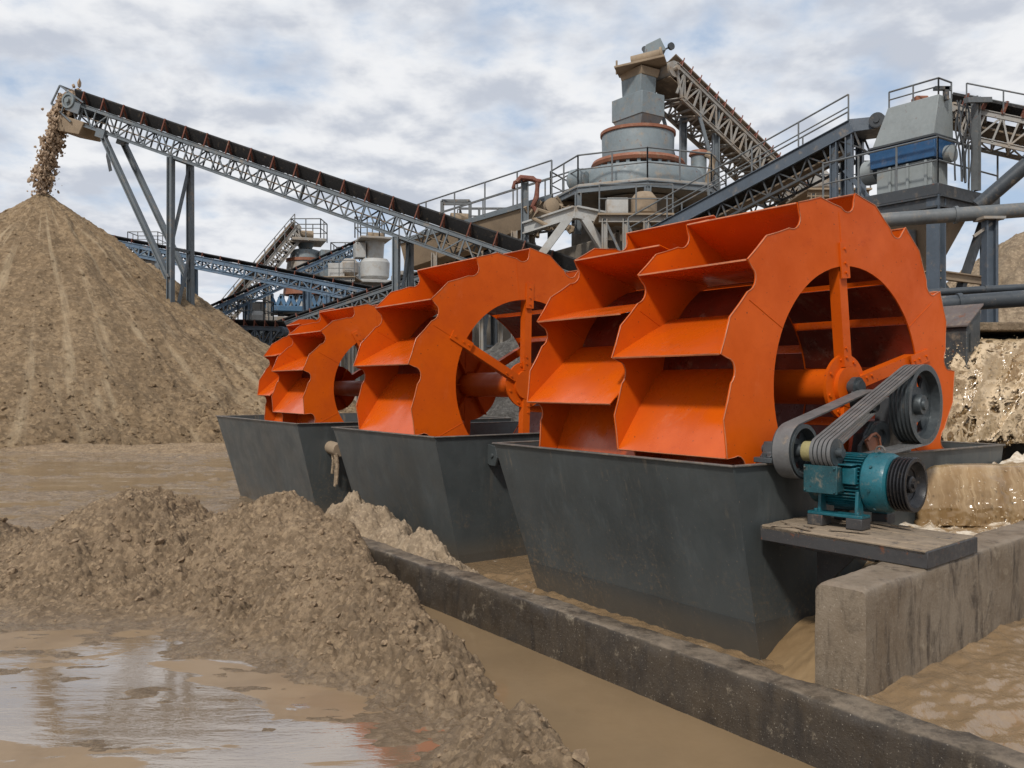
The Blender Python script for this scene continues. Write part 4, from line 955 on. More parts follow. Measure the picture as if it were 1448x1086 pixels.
# ------------------------------------------------------------------ structural kits
def handrail(root, pts, h=1.05, sp=1.4, r=.028, mids=1, m=None, sq=False):
    m = m or M['rail']; mb = MB(); pts = [V(p) for p in pts]
    for p, q in zip(pts[:-1], pts[1:]):
        L = (q-p).length; n = max(1, round(L/sp))
        for k in range(n+1):
            b_ = p.lerp(q, k/n); mb.tube(b_, b_+Z*h, r, 6)
        mb.tube(p+Z*h, q+Z*h, r, 6)
        for j in range(mids): mb.tube(p+Z*(h*(j+1)/(mids+1)), q+Z*(h*(j+1)/(mids+1)), r*.8, 6)
    return mb.build('handrail', m, root)
def conveyor(name, lab, head, tail, wid, th, panels, ms=M['steel'], mbelt=M['rubber'], legs=(), idl=18, btop=.34, chord=.11, group='lattice belt conveyors', roller=True, spill=None, loaded=False, midx=None, zg=-.1, cat='conveyor', legw=.2, foot=None):
    head = V(head); tail = V(tail); d = (tail-head); L = d.length; d.normalize(); s = d.cross(Z).normalized()
    if s.y > 0: s = -s                                   # s points towards the camera side
    n = s.cross(d); n = n if n.z > 0 else -n; n.normalize()
    root = thing(name, V((tail.x, tail.y, zg)), lab, cat, group)
    P = lambda x, y, z: head+d*x+s*y+n*z
    mb = MB(); hw = wid/2
    for sy in (-1, 1):
        mb.ibeam(P(0, sy*hw, 0), P(L, sy*hw, 0), chord*.8, chord*1.5, chord*.2, n); mb.ibeam(P(th*.8, sy*hw, -th), P(L, sy*hw, -th), chord*.7, chord*1.2, chord*.2, n)
        for k in range(panels+1):
            x = L*k/panels; x2 = L*(k+1)/panels
            if k: mb.beam(P(x, sy*hw, 0), P(x, sy*hw, -th), chord*.5, None, s)
            else: mb.beam(P(0, sy*hw, 0), P(th*.8, sy*hw, -th), chord*.6, None, s)
            if k < panels:
                if k % 2: mb.beam(P(x, sy*hw, 0), P(x2, sy*hw, -th), chord*.45, None, s)
                else: mb.beam(P(max(x, th*.8), sy*hw, -th), P(x2, sy*hw, 0), chord*.45, None, s)
    for k in range(panels+1):
        x = max(L*k/panels, th*.8); mb.beam(P(x, -hw, -th), P(x, hw, -th), chord*.5, None, n)
        if k < panels: mb.beam(P(x, -hw*(1 if k % 2 else -1), -th), P(L*(k+1)/panels, hw*(1 if k % 2 else -1), -th), chord*.35, None, n)
        mb.beam(P(L*k/panels, -hw, 0), P(L*k/panels, hw, 0), chord*.5, None, n)
    mb.build('truss', ms, root, 30)
    # carrying belt: troughed strip with real thickness, return belt below
    mb = MB(); bw = hw*.86; c0 = chord*.75+.05
    prof = [(-bw, c0+btop), (-bw*.45, c0), (bw*.45, c0), (bw, c0+btop)]
    pts = [(y, z) for y, z in prof]+[(y, z+.06) for y, z in prof[::-1]]
    m_ = len(pts); a_ = [P(-.12, y, z) for y, z in pts]; b_ = [P(L, y, z) for y, z in pts]
    mb.add(a_+b_, [(i, (i+1) % m_, m_+(i+1) % m_, m_+i) for i in range(m_)]+[(0, 7, 6, 1), (1, 6, 5, 2), (2, 5, 4, 3)]+[(m_+7, m_+0, m_+1, m_+6), (m_+6, m_+1, m_+2, m_+5), (m_+5, m_+2, m_+3, m_+4)])
    if loaded:
        mb.hexa([P(.1, -bw*.8, c0+btop*.5), P(L, -bw*.8, c0+btop*.5), P(L, bw*.8, c0+btop*.5), P(.1, bw*.8, c0+btop*.5), P(.1, -bw*.2, c0+btop*.95), P(L, -bw*.2, c0+btop*.95), P(L, bw*.2, c0+btop*.95), P(.1, bw*.2, c0+btop*.95)])
    mb.build('belt', mbelt, root, 25)
    mb = MB(); mb.hexa([P(0, -bw, -th*.55), P(L, -bw, -th*.55), P(L, bw, -th*.55), P(0, bw, -th*.55), P(0, -bw, -th*.55+.04), P(L, -bw, -th*.55+.04), P(L, bw, -th*.55+.04), P(0, bw, -th*.55+.04)])
    mb.build('return_belt', M['belt_dusty'], root, 25)
    for k in range(idl):
        x = L*(k+.5)/idl; mb = MB()
        for sy in (-1, 1):
            mb.beam(P(x, sy*hw*1.02, chord*.5), P(x, sy*hw*1.02, c0+btop+.07), .12, .05, n)
            mb.tube(P(x, sy*bw*.47, c0-.05), P(x, sy*hw, c0+btop*.92-.05), .05, 6)
        mb.tube(P(x, -bw*.45, c0-.05), P(x, bw*.45, c0-.05), .05, 6); mb.build('idler', M['idler'], root)
    if roller:
        mb = MB(); rr = (c0+th*.55)/2*.9; mb.tube(P(.05, -hw*.95, c0-rr), P(.05, hw*.95, c0-rr), rr, 20); mb.tube(P(.05, -hw*1.25, c0-rr), P(.05, hw*1.25, c0-rr), rr*.3, 10); mb.build('head_pulley', ms, root)
    for lg in legs:
        x, spread, rake, bot = lg; x = L*x; tops = []
        for sy in (-1, 1):
            p = P(x, sy*hw, -th-.05); q = V((p.x+rake, p.y, bot)); q = q+s*(sy*spread)
            mb = MB(); mb.ibeam(p, q, legw, legw, legw*.16, d); mb.build('leg', ms, root, 30); tops.append((p, q))
        mb = MB(); (p0, q0), (p1, q1) = tops; nb = max(1, int((p0.z-bot)/4))
        for k in range(nb):
            a0, a1 = k/nb, (k+1)/nb
            mb.beam(p0.lerp(q0, a0), p1.lerp(q1, a1), legw*.45, None, d); mb.beam(p0.lerp(q0, a1), p1.lerp(q1, a1), legw*.45, None, d)
        mb.beam(p0, p1, legw*.7, None, d); mb.build('leg_bracing', ms, root, 30)
    root['_P'] = 0
    return root, P, L, d, s, n
# ---- the long stacker
hd = at(116, 150, 43); tl = at(840, 400, 35.2)
root, P, L, d, s, n = conveyor('belt_conveyor', 'long grey lattice conveyor with black belt dropping sand on the tall pile', hd, tl, 1.35, .85, 34, M['steel'], M['rubber'],
    legs=[(.238, .05, 0, 0), (.685, .05, 0, 0)], idl=22, btop=.46, chord=.12, legw=.27, loaded=False)
mb = MB()   # raking props from the tall trestle up to the truss
for sy in (-1, 1):
    p = P(L*.085, sy*.68, -.95); q = P(L*.234, sy*.72, -.9); q = V((q.x, q.y, q.z-5.6)); mb.ibeam(p, q, .24, .24, .05, d)
    mb.box(p, .5, .3, .4, d, s, n)
mb.build('raking_strut', M['steel'], root, 30)
mb = MB()   # open head frame
for sy in (-1, 1):
    y = sy*.85
    mb.beam(P(.9, y, .15), P(-.75, y, .55), .065); mb.beam(P(-.75, y, .55), P(-.95, y, -.4), .065); mb.beam(P(-.95, y, -.4), P(.5, y, -.9), .065); mb.beam(P(-.2, y, .4), P(-.2, y, -.65), .05)
    mb.box(P(.45, y*1.06, -.2), .8, .06, .5, d, s, n)
mb.beam(P(-.75, -.85, .55), P(-.75, .85, .55), .065); mb.beam(P(-.95, -.85, -.4), P(-.95, .85, -.4), .065); mb.build('head_frame', M['steel'], root, 30)
mb = MB(); mb.hexa([P(-.3, -.7, -1.5), P(1.0, -.7, -1.35), P(1.0, .7, -1.35), P(-.3, .7, -1.5), P(-.5, -.8, -.75), P(1.2, -.8, -.7), P(1.2, .8, -.7), P(-.5, .8, -.75)]); mb.build('scraper_box', M['brown'], root, 30, .03)
mb = MB(); mb.ring([(.36, 0), (.36, .12), (.27, .12), (.27, .06), (.12, .06), (.12, .2), (0, .2)], P(.1, .88, 0), s, 28); mb.build('pulley_bearing', M['grey'], root, 30)
mb = MB(); mb.strip([P(L*.11, .7, -1.3), P(L*.115, .72, -1.8), P(L*.13, .72, -2.4)], s*.02, .18); mb.build('hanging_strap', M['dark'], root)
# the sand falling from its head
rng = np.random.default_rng(17); n = 3600; t = rng.random(n)**.9
x0 = P(-.2, 0, .35); pe = AP+V((0, -.2, .35))
cen = np.stack([x0.x-1.35*np.sqrt(t)*1.0+(pe.x-x0.x+1.35)*t**1.2, np.full(n, x0.y)+(pe.y-x0.y)*t, x0.z+(pe.z-x0.z)*t**1.35], -1)
wdt = .13+.05*np.sin(t*22)+.05*t
cen += np.stack([rng.normal(0, 1, n)*wdt, rng.normal(0, .3, n), rng.normal(0, .22, n)], -1)
top_k = t < .22; cen[top_k, 2] += 0
clods('falling_sand', cen, M['stream_sand'], np.clip(rng.lognormal(-3.15, .45, n)*(1.3-.4*t), .018, .12), 1.4, 19)
mbk = MB(); 
sp_ = []
for k in range(9):
    tt = k/8*.33; c = V((x0.x-1.35*math.sqrt(tt)+(pe.x-x0.x+1.35)*tt**1.2, x0.y+(pe.y-x0.y)*tt, x0.z+(pe.z-x0.z)*tt**1.35)); sp_.append(c)
mbk.strip([p-s*.5 for p in sp_], s*1.0, .22)
tag(mbk.build('falling_sand', M['stream_sand'], None), None, None, None, 'stuff')

# ---- conveyors of the far plant
conveyor('belt_conveyor', 'blue conveyor sloping down behind the tall pile towards the far crushers', at(-90, 292, 64), at(545, 418, 56), 1.3, .62, 44, M['steel_far'], M['rubber'], legs=[(.60, .1, 0, 0), (.25, .1, 0, 0), (.9, .1, 0, 0)], idl=26, btop=.16, chord=.20, legw=.28)
conveyor('belt_conveyor', 'blue-grey conveyor climbing to the small white crusher', at(507, 345, 66), at(268, 452, 60), 1.0, .6, 24, M['steel_far'], M['rubber'], legs=[(.35, .1, 0, 0), (.7, .1, 0, 0)], idl=14, btop=.12, chord=.16, legw=.28)
r4 = conveyor('belt_conveyor', 'steep dusty conveyor rising to the top of the far crusher', at(418, 322, 69), at(296, 466, 66), 1.2, .8, 22, M['steel_dust'], M['belt_dusty'], legs=[(.45, .1, 0, 0)], idl=14, btop=.28, chord=.17, legw=.28)
r_, P4, L4, d4, s4, n4 = r4
handrail(r_, [P4(.3, .8, .1), P4(L4*.97, .8, .1)], 1.1, 1.3, .04)
conveyor('belt_conveyor', 'dark conveyor climbing behind the wheels towards the walkway', at(748, 343, 44), at(330, 486, 54), 1.0, .5, 34, M['steel'], M['rubber'], legs=[(.12, .1, 0, 0), (.42, .1, 0, 0)], idl=20, btop=.12, chord=.16, legw=.26)
conveyor('belt_conveyor', 'short dark conveyor low beside the foot of the tall pile', at(296, 452, 57), at(425, 492, 54), 1.2, .9, 10, M['darkblue'], M['rubber'], legs=[(.5, .1, 0, 0)], idl=8, btop=.14, chord=.15, legw=.24)
conveyor('belt_conveyor', 'low grey conveyor half hidden behind the smallest wheel', at(405, 466, 50), at(290, 462, 52), 1.1, .9, 10, M['darkblue'], M['rubber'], legs=[(.5, .1, 0, 0)], idl=8, btop=.25, chord=.15, legw=.24)

# ---- far crushers
def lathe_part(root, name, c, prof, m, n=40, ang=30): mb = MB(); mb.ring(prof, c, Z, n); return mb.build(name, m, root, ang)
def far_crusher(px, D, lab, prof, boxes, posts, rail=None, drum=None, name='far_crusher', group='small crushers in the distance'):
    c = at(px, 543, D); k = D/F; zz = lambda y: H+(543-y)*k; xx = lambda x: (x-724)*k
    root = thing(name, V((c.x, c.y, -.1)), lab, 'crusher', group)
    for (nm, m, pts) in prof: lathe_part(root, nm, V((c.x, c.y, 0)), [(r*k, zz(y)) for r, y in pts], m)
    for (nm, m, x0, y0, x1, y1, dep) in boxes:
        mb = MB(); mb.box(V(((xx(x0)+xx(x1))/2, c.y-.2, (zz(y0)+zz(y1))/2)), abs(x1-x0)*k, dep, abs(y1-y0)*k, ux=V((.94, .34, 0)), uy=V((-.34, .94, 0))); mb.build(nm, m, root, 30, .03)
    for (x, y0, y1, wdt) in posts:
        for sy in (-1.3, 1.3):
            mb = MB(); mb.ibeam(V((xx(x), c.y+sy, zz(y0))), V((xx(x), c.y+sy, max(-.1, zz(y1)))), wdt, wdt, wdt*.18, V((0, 1, 0))); mb.build('post', M['steel'], root)
    if rail:
        x0, y0, x1 = rail; handrail(root, [V((xx(x0), c.y-1.2, zz(y0))), V((xx(x1), c.y-1.2, zz(y0))), V((xx(x1), c.y+1.2, zz(y0))), V((xx(x0), c.y+1.2, zz(y0))), V((xx(x0), c.y-1.2, zz(y0)))], 1.5, 1., .045)
    if drum:
        x0, x1, y, r = drum; mb = MB(); mb.tube(V((xx(x0), c.y-.3, zz(y))), V((xx(x1), c.y+.2, zz(y))), r*k, 20); mb.build('drum', M['brown'], root)
    return root, xx, zz, c
rt, xx, zz, c = far_crusher(432, 70, 'far grey crusher with orange ring under the steep conveyor',
    [('upper_hopper', M['grey'], [(14, 340), (9, 352), (20, 355), (22, 367)]), ('ring', M['redring'], [(20, 366), (27, 367), (27, 371), (20, 372)]), ('bowl', M['steel_dust'], [(25, 371), (27, 386), (24, 400), (20, 410)]), ('base_ring', M['redring'], [(20, 408), (30, 409), (31, 418), (22, 419)]),
     ('base', M['grey_l'], [(22, 418), (26, 437), (36, 439), (36, 446), (10, 447)])],
    [('platform', M['steel_dust'], 412, 341, 458, 345, 3.2), ('side_cabinet', M['grey_l'], 349, 428, 372, 464, 2.0), ('deck', M['bluel'], 385, 437, 470, 444, 5.0), ('hopper', M['grey'], 452, 357, 485, 400, 2.4), ('foundation', M['base'], 380, 462, 480, 520, 6), ('lower_deck', M['steel_dust'], 372, 452, 490, 458, 5.5)],
    [(390, 418, 520, .3), (405, 418, 520, .3), (420, 420, 470, .3), (446, 418, 520, .3), (462, 418, 520, .3), (478, 400, 520, .3)], rail=(417, 340, 458), drum=(417, 442, 332, 6))
mb = MB()
for i in range(7): mb.beam(V((xx(386+i*14), c.y-2.0, zz(438))), V((xx(393+i*14), c.y-2.0, zz(422))), .25); mb.beam(V((xx(400+i*14), c.y-2.0, zz(438))), V((xx(393+i*14), c.y-2.0, zz(422))), .25)
mb.build('arched_brace', M['bluel'], rt)
rt, xx, zz, c = far_crusher(530, 65, 'small pale crusher with railed top beside the conveyor trestle',
    [('neck', M['grey_l'], [(14, 341), (13, 350), (12, 367)]), ('body', M['grey_l'], [(18, 367), (21, 372), (20, 392), (15, 398)]), ('skirt', M['steel_dust'], [(15, 396), (32, 402), (30, 412), (16, 424)])],
    [('cabinet', M['grey_l'], 502, 345, 516, 366, 1.2), ('platform', M['steel_dust'], 506, 339, 549, 342, 3.0), ('frame', M['grey_l'], 505, 400, 556, 404, 4), ('foundation', M['base'], 500, 450, 560, 540, 5)],
    [(510, 402, 540, .35), (528, 402, 540, .3), (552, 402, 540, .35)], rail=(506, 340, 540), drum=(520, 541, 335, 6))
far_crusher(208, 88, 'tiny distant crusher peeking over the slope of the tall pile',
    [('body', M['grey_l'], [(10, 366), (18, 372), (20, 392), (18, 394)]), ('ring', M['redring'], [(18, 393), (27, 395), (27, 401), (18, 402)]), ('base', M['grey'], [(20, 401), (24, 420), (24, 470)])],
    [('top_box', M['grey'], 192, 352, 226, 368, 3), ('platform', M['steel_dust'], 184, 366, 236, 369, 4), ('foundation', M['base'], 180, 420, 250, 520, 6)], [(190, 368, 520, .4), (230, 368, 520, .4)], rail=(188, 352, 230))
far_crusher(585, 58, 'grey screening frame seen under the walkway behind the middle wheel',
    [('hopper', M['grey_l'], [(24, 395), (20, 420), (8, 440)])],
    [('deck', M['steel_dust'], 560, 388, 612, 394, 3), ('foundation', M['base'], 560, 470, 610, 560, 4)], [(564, 390, 560, .3), (588, 390, 560, .3), (608, 390, 560, .3)], name='screening_frame', group=None)

far_crusher(492, 73, 'pale hopper with blue body between the two far crushers',
    [('hopper', M['grey_l'], [(20, 372), (21, 392), (9, 412), (8, 424)])],
    [('body', M['bluel'], 476, 412, 512, 432, 3), ('deck', M['steel_dust'], 466, 432, 520, 436, 4.5), ('foundation', M['base'], 468, 450, 520, 540, 5)], [(470, 380, 540, .3), (488, 424, 540, .3), (514, 380, 540, .3)], rail=(472, 372, 512), name='far_hopper', group=None)
far_crusher(362, 62, 'small dusty machine on a frame below the far crusher, by the pile',
    [('drum_body', M['grey_l'], [(9, 440), (13, 446), (13, 462), (8, 470)])],
    [('frame', M['brown'], 340, 456, 384, 461, 3), ('foundation', M['base'], 345, 474, 384, 530, 4)], [(342, 458, 540, .25), (380, 458, 540, .25)], rail=(344, 456, 380), name='far_machine', group=None)
far_crusher(690, 52, 'dusty screen box under the walkway behind the long conveyor',
    [('hopper', M['steel_dust'], [(26, 352), (22, 372), (8, 398)])],
    [('screen_box', M['brown'], 655, 336, 728, 352, 3), ('deck', M['steel_dust'], 650, 352, 735, 356, 4), ('foundation', M['base'], 655, 420, 730, 560, 4)], [(655, 356, 560, .3), (690, 380, 560, .3), (730, 356, 560, .3)], rail=(652, 336, 730), name='screen_box', group=None)
# ---- cone crusher and its platform
D0 = 38.; k0 = D0/F; zz = lambda y: H+(543-y)*k0
cc = at(902, 543, D0); CC = V((cc.x, cc.y, 0))
root = thing('cone_crusher', V((cc.x, cc.y, zz(282))), 'big grey cone crusher with red rings and stacked feed chute', 'crusher')
def lp(name, prof, m, n=56): return lathe_part(root, name, CC, [(r*k0, zz(y)) for r, y in prof], m, n)
lp('lower_body', [(62, 282), (93, 279), (93, 262), (88, 250), (70, 246)], M['grey'])
lp('lower_ring', [(56, 240), (64, 239), (66, 235), (64, 231), (52, 230)], M['redring'])
lp('adjustment_gap', [(58, 247), (56, 239)], M['dark'])
lp('bowl', [(50, 231), (51, 196), (50, 192)], M['grey'])
lp('upper_ring', [(49, 194), (53, 193), (53, 189), (46, 187), (20, 184)], M['redring'])
mb = MB()
for i in range(26):
    t = i*2*math.pi/26; e_ = V((math.cos(t), math.sin(t), 0)); mb = MB(); mb.box(CC+e_*(60*k0)+Z*zz(243), .10, .14, .28, e_, Z.cross(e_)); mb.build('clamp_bolt', M['grey'], root, 30)
def abox(name, m, cpt, a0, b0, z0, a1, b1, z1, bev=.02, rt=None):     # tapered box aligned with A / B: half sizes a,b at z0 and z1
    mb = MB(); q = lambda a_, b_, z: V((cpt.x, cpt.y, 0))+A*a_+B*b_+Z*z
    mb.hexa([q(-a0, -b0, z0), q(-a0, b0, z0), q(a0, b0, z0), q(a0, -b0, z0), q(-a1, -b1, z1), q(-a1, b1, z1), q(a1, b1, z1), q(a1, -b1, z1)]); return mb.build(name, m, rt or root, 30, bev)
abox('feed_cone', M['grey'], CC, .62, .45, zz(187), .92, .62, zz(170))
abox('surge_box', M['grey'], CC, .95, .65, zz(170), .95, .65, zz(139))
abox('chute', M['grey'], CC+B*.05, .58, .42, zz(139), .62, .45, zz(112))
abox('chute_flange', M['brown'], CC+B*.1, .64, .47, zz(112), .70, .55, zz(101))
mb = MB(); p0 = at(872, 102, D0); p1 = at(942, 86, D0-.6); mb.beam(p0, p1, 1.3, .10); mb.beam(p0-Z*.1, p0+Z*.5, .08); mb.build('head_platform', M['brown'], root, 30, .02)
mb = MB(); mb.tube(at(893, 87, D0-.2), at(934, 77, D0-.6), .22, 20); mb.ring([(.3, 0), (.3, .1), (0, .1)], at(934, 77, D0-.6), V((1, -.3, .2)), 20); mb.build('head_drum', M['brown'], root)
mb = MB(); c1 = at(925, 72, D0); mb.hexa([c1+V((-.45, -.4, -.35)), c1+V((.45, -.4, -.1)), c1+V((.45, .4, -.1)), c1+V((-.45, .4, -.35)), c1+V((-.42, -.4, .12)), c1+V((.2, -.4, .42)), c1+V((.2, .4, .42)), c1+V((-.42, .4, .12))]); mb.build('drive_hood', M['grey'], root, 30, .02)
mb = MB(); mb.ring([(.16, 0), (.16, .1), (0, .1)], at(948, 66, D0), V((.5, -1, 0)), 16); mb.ring([(.12, 0), (.12, .1), (0, .1)], at(912, 70, D0), V((-.5, -1, 0)), 16); mb.beam(at(940, 70, D0), at(948, 66, D0), .06); mb.build('hand_wheel', M['dark'], root)
# platform
root = thing('crusher_platform', V((cc.x, cc.y, -.1)), 'grey steel platform with handrail under the big cone crusher', 'platform')
RP = 3.75
oct_ = [(math.cos(R(22.5+45*i+20))*RP, math.sin(R(22.5+45*i+20))*RP) for i in range(8)]
zd = zz(284)
mb = MB(); mb.prism([(x, y) for x, y in oct_], CC+Z*zd, V((1, 0, 0)), V((0, 1, 0)), Z*.14); mb.build('deck', M['steel_dust'], root, 30, .02)
mb = MB(); op = [CC+V((x, y, zd-.1)) for x, y in oct_]
for i in range(8): mb.ibeam(op[i], op[(i+1) % 8], .16, .26, .04)
mb.build('edge_beam', M['steel'], root, 30)
handrail(root, [p+Z*.25 for p in op]+[op[0]+Z*.25], 1.15, 1.5, .035)
for i, p in enumerate(op):
    mb = MB(); mb.ibeam(p-Z*.1, V((p.x, p.y, zz(345))), .26, .26, .045, V((1, 0, 0))); mb.build('post', M['steel'], root, 30)
mb = MB(); lo = [at(742, 323, 36.5), at(814, 300, 34.5), at(916, 321, 35.5), at(975, 312, 38)]
for p, q in zip(lo[:-1], lo[1:]): mb.ibeam(p, q, .3, .5, .07)
mb.build('lower_beam', M['grey_l'], root, 30)
mb = MB(); mb.beam(at(806, 306, 34.6), at(764, 362, 34.6), .3, .3); mb.beam(at(824, 306, 34.6), at(866, 372, 34.8), .3, .3); mb.build('diagonal_brace', M['grey_l'], root, 30)
mb = MB(); mb.ibeam(at(742, 250, 36.6), at(742, 470, 36.6), .32, .32, .05, V((1, 0, 0))); mb.build('tall_post', M['steel'], root, 30)
mb = MB(); b0 = CC+V((0, .6, 0)); mb.box(V((b0.x-.4, b0.y+.3, zz(352)/2)), 6.0, 5, zz(352), ux=V((.9, .43, 0)), uy=V((-.43, .9, 0))); mb.box(V((b0.x, b0.y, zz(330))), 4.4, 3.6, zz(308)-zz(352), ux=V((.9, .43, 0)), uy=V((-.43, .9, 0))); mb.build('concrete_base', M['base'], root, 30, .05)
mb = MB(); mb.ring([(58*k0, zz(286)), (50*k0, zz(300)), (34*k0, zz(322))], CC, Z, 40); mb.build('discharge_cone', M['steel_dust'], root)
mb = MB()
for i in range(9):
    p = at(752+i*7, 305+random.uniform(-14, 14), 36.2+random.uniform(-.5, 1)); mb.path([p+V((random.uniform(-.5, .5), random.uniform(-.3, .3), random.uniform(-.7, .5))) for _ in range(4)], .05+random.random()*.08, 7)
mb.build('hoses', M['brown'], root)
root = thing('crusher_motor', at(818, 270, 36.6), 'grey motor housing on the deck beside the cone crusher', 'motor')
mb = MB(); c1 = at(818, 255, 36.4); mb.ring([(0, -.42), (.3, -.40), (.46, -.25), (.46, .25), (.3, .40), (0, .42)], c1, V((.8, -.6, 0)), 28); mb.build('housing', M['grey'], root)
mb = MB(); mb.box(c1-Z*.5, .8, .5, .2); mb.build('foot', M['steel_dust'], root)
root = thing('dust_collector', at(990, 282, 38.5), 'grey cylinder with rusty cap on the deck beside the cone crusher', 'dust collector')
c1 = at(988, 543, 38.5); c1.z = 0; k1 = 38.5/F; z1 = lambda y: H+(543-y)*k1
lathe_part(root, 'cylinder', c1, [(18*k1, z1(284)), (17*k1, z1(268)), (11*k1, z1(255)), (11*k1, z1(222))], M['grey'])
lathe_part(root, 'cap', c1, [(11*k1, z1(222)), (14*k1, z1(220)), (12*k1, z1(214)), (0, z1(212))], M['redring'])
mb = MB(); mb.path([at(1000, 218, 38.2), at(1008, 224, 38), at(1006, 240, 38), at(1000, 262, 38.2)], .16, 10); mb.build('duct', M['brown'], root)

# ---- inclined walkway with trough leading to the crusher deck
root = thing('walkway_conveyor', V((-1.8, 42, -.1)), 'sand coloured enclosed conveyor with handrailed walkway climbing to the cone crusher', 'conveyor', None)
w0 = at(585, 345, 43.5); w1 = at(800, 283, 37.3); dd = (w1-w0).normalized(); ss = dd.cross(Z).normalized(); ss = ss if ss.y < 0 else -ss
mb = MB(); mb.hexa([w0-ss*.5-Z*1.3, w0+ss*.5-Z*1.3, w1+ss*.5-Z*.8, w1-ss*.5-Z*.8, w0-ss*.9-Z*.1, w0+ss*.9-Z*.1, w1+ss*.9, w1-ss*.9]); mb.build('trough', M['brown'], root, 30, .03)
mb = MB(); mb.beam(w0+ss*.9, w1+ss*.9, .12, .22); mb.beam(w0-ss*.9, w1-ss*.9, .12, .22); mb.build('edge_channel', M['steel'], root, 30)
handrail(root, [w0+ss*.95, w1+ss*.95], 1.5, 1.75, .035); handrail(root, [w0-ss*.95, w1-ss*.95], 1.5, 1.75, .035)
for t_ in (.02, .22, .75):
    p = w0.lerp(w1, t_); mb = MB(); mb.ibeam(p+ss*.6-Z*.9, V((p.x, p.y, 0))+ss*.6, .28, .28, .05, V((1, 0, 0))); mb.ibeam(p-ss*.6-Z*.9, V((p.x, p.y, 0))-ss*.6, .28, .28, .05, V((1, 0, 0))); mb.build('post', M['steel_dust'], root)
root = thing('walkway_drive', at(648, 315, 41.5), 'rusty drive unit with drum standing on the walkway conveyor', 'drive unit')
c1 = at(648, 307, 41.3)
mb = MB(); mb.tube(c1+V((-.35, 0, -.1)), c1+V((.45, .2, -.1)), .3, 18); mb.build('drum', M['brown'], root)
mb = MB()
for x in (-.75, .55):
    mb.beam(c1+V((x, -.3, -.6)), c1+V((x, -.3, .7)), .12); mb.beam(c1+V((x, .4, -.6)), c1+V((x, .4, .7)), .12)
mb.beam(c1+V((-.75, -.3, .7)), c1+V((.55, -.3, .7)), .12); mb.beam(c1+V((-.75, .4, .7)), c1+V((.55, .4, .7)), .12); mb.build('frame', M['rail'], root)
mb = MB(); mb.box(c1+V((-.5, 0, -.35)), .5, .6, .3); mb.build('gearbox', M['dark'], root, 30, .03)
root = thing('walkway_winch', at(757, 290, 36.4), 'rusty hook shaped winch by the tall post on the walkway', 'winch')
mb = MB(); c1 = at(757, 268, 36.3); mb.path([c1+V((x, 0, z)) for x, z in ((-.75, .3), (-.6, .5), (-.1, .45), (.1, .3), (.05, -.3), (-.1, -.7), (.1, -.95))], .11, 8); mb.path([c1+V((x, .3, z)) for x, z in ((-.9, .1), (-.85, .35), (-.3, .5), (.25, .4))], .09, 8); mb.build('arm', M['idler'], root)
mb = MB(); mb.ring([(.3, 0), (.3, .3), (.1, .35)], at(778, 292, 36.2), V((.3, -1, 0)), 18); mb.build('reel', M['brown'], root)

def frame_thing(lab, x0, x1, y0, D, z_levels, m=M['steel_dust'], nx=3, dy=2.4, rail=True, extras=()):
    a_, b_ = at(x0, 543, D), at(x1, 543, D); zt_ = at(0, y0, D).z
    root = thing('support_frame', V(((a_.x+b_.x)/2, D, -.1)), lab, 'steel frame')
    xs_ = [a_.x+(b_.x-a_.x)*k/(nx-1) for k in range(nx)]
    for x in xs_:
        for y in (D-dy/2, D+dy/2): mb = MB(); mb.ibeam(V((x, y, -.1)), V((x, y, zt_)), .2, .2, .035, V((1, 0, 0))); mb.build('post', m, root)
    for z_ in [zt_]+[zt_*f for f in z_levels]:
        for y in (D-dy/2, D+dy/2): mb = MB(); mb.ibeam(V((xs_[0]-.2, y, z_)), V((xs_[-1]+.2, y, z_)), .15, .24, .035); mb.build('beam', m, root)
    lv = [zt_]+[zt_*f for f in z_levels]
    for k in range(nx-1):
        for za, zb_ in zip(lv[:-1], lv[1:]): mb = MB(); mb.beam(V((xs_[k], D-dy/2, za)), V((xs_[k+1], D-dy/2, zb_)), .09); mb.build('brace', M['rail'], root)
    mb = MB(); mb.box(V(((xs_[0]+xs_[-1])/2, D, zt_+.16)), xs_[-1]-xs_[0]+.5, dy+.4, .07); mb.build('grating', M['brown'], root)
    if rail: handrail(root, [V((xs_[0]-.2, D-dy/2-.15, zt_+.2)), V((xs_[-1]+.2, D-dy/2-.15, zt_+.2))], 1.05, 1.2, .03)
    for kind, ex, ez, er in extras:
        p = V((a_.x+(b_.x-a_.x)*ex, D-.2, zt_+.2+ez)); mb = MB()
        if kind == 'drum': mb.tube(p-V((er*1.3, 0, 0)), p+V((er*1.3, .3, 0)), er, 20)
        elif kind == 'box': mb.box(p, er*2, er*1.6, er*1.7)
        else: mb.ring([(er*.5, -er), (er, -er*.6), (er, er*.5), (er*.6, er)], p, Z, 20)
        mb.build(dict(drum='drum', box='cabinet', pot='hopper')[kind], random.choice((M['brown'], M['grey_l'], M['steel_dust'])), root, 30, .02)
    return root
frame_thing('dusty steel frame with drum below the walkway, left of the tall post', 655, 735, 338, 45, (.82, .6), nx=4, extras=(('drum', .3, .35, .4), ('box', .75, .4, .45)))
frame_thing('braced steel frame under the crusher platform beside the dark conveyor', 850, 935, 318, 34, (.8, .55), nx=4, rail=True, extras=(('box', .25, .4, .4), ('pot', .7, .5, .5)))
frame_thing('dusty frame with machines behind the dark conveyor, beyond the hopper tower', 1135, 1205, 283, 36, (.8,), M['brown'], nx=3, extras=(('pot', .3, .5, .45), ('drum', .7, .4, .35), ('box', .5, .3, .3)))
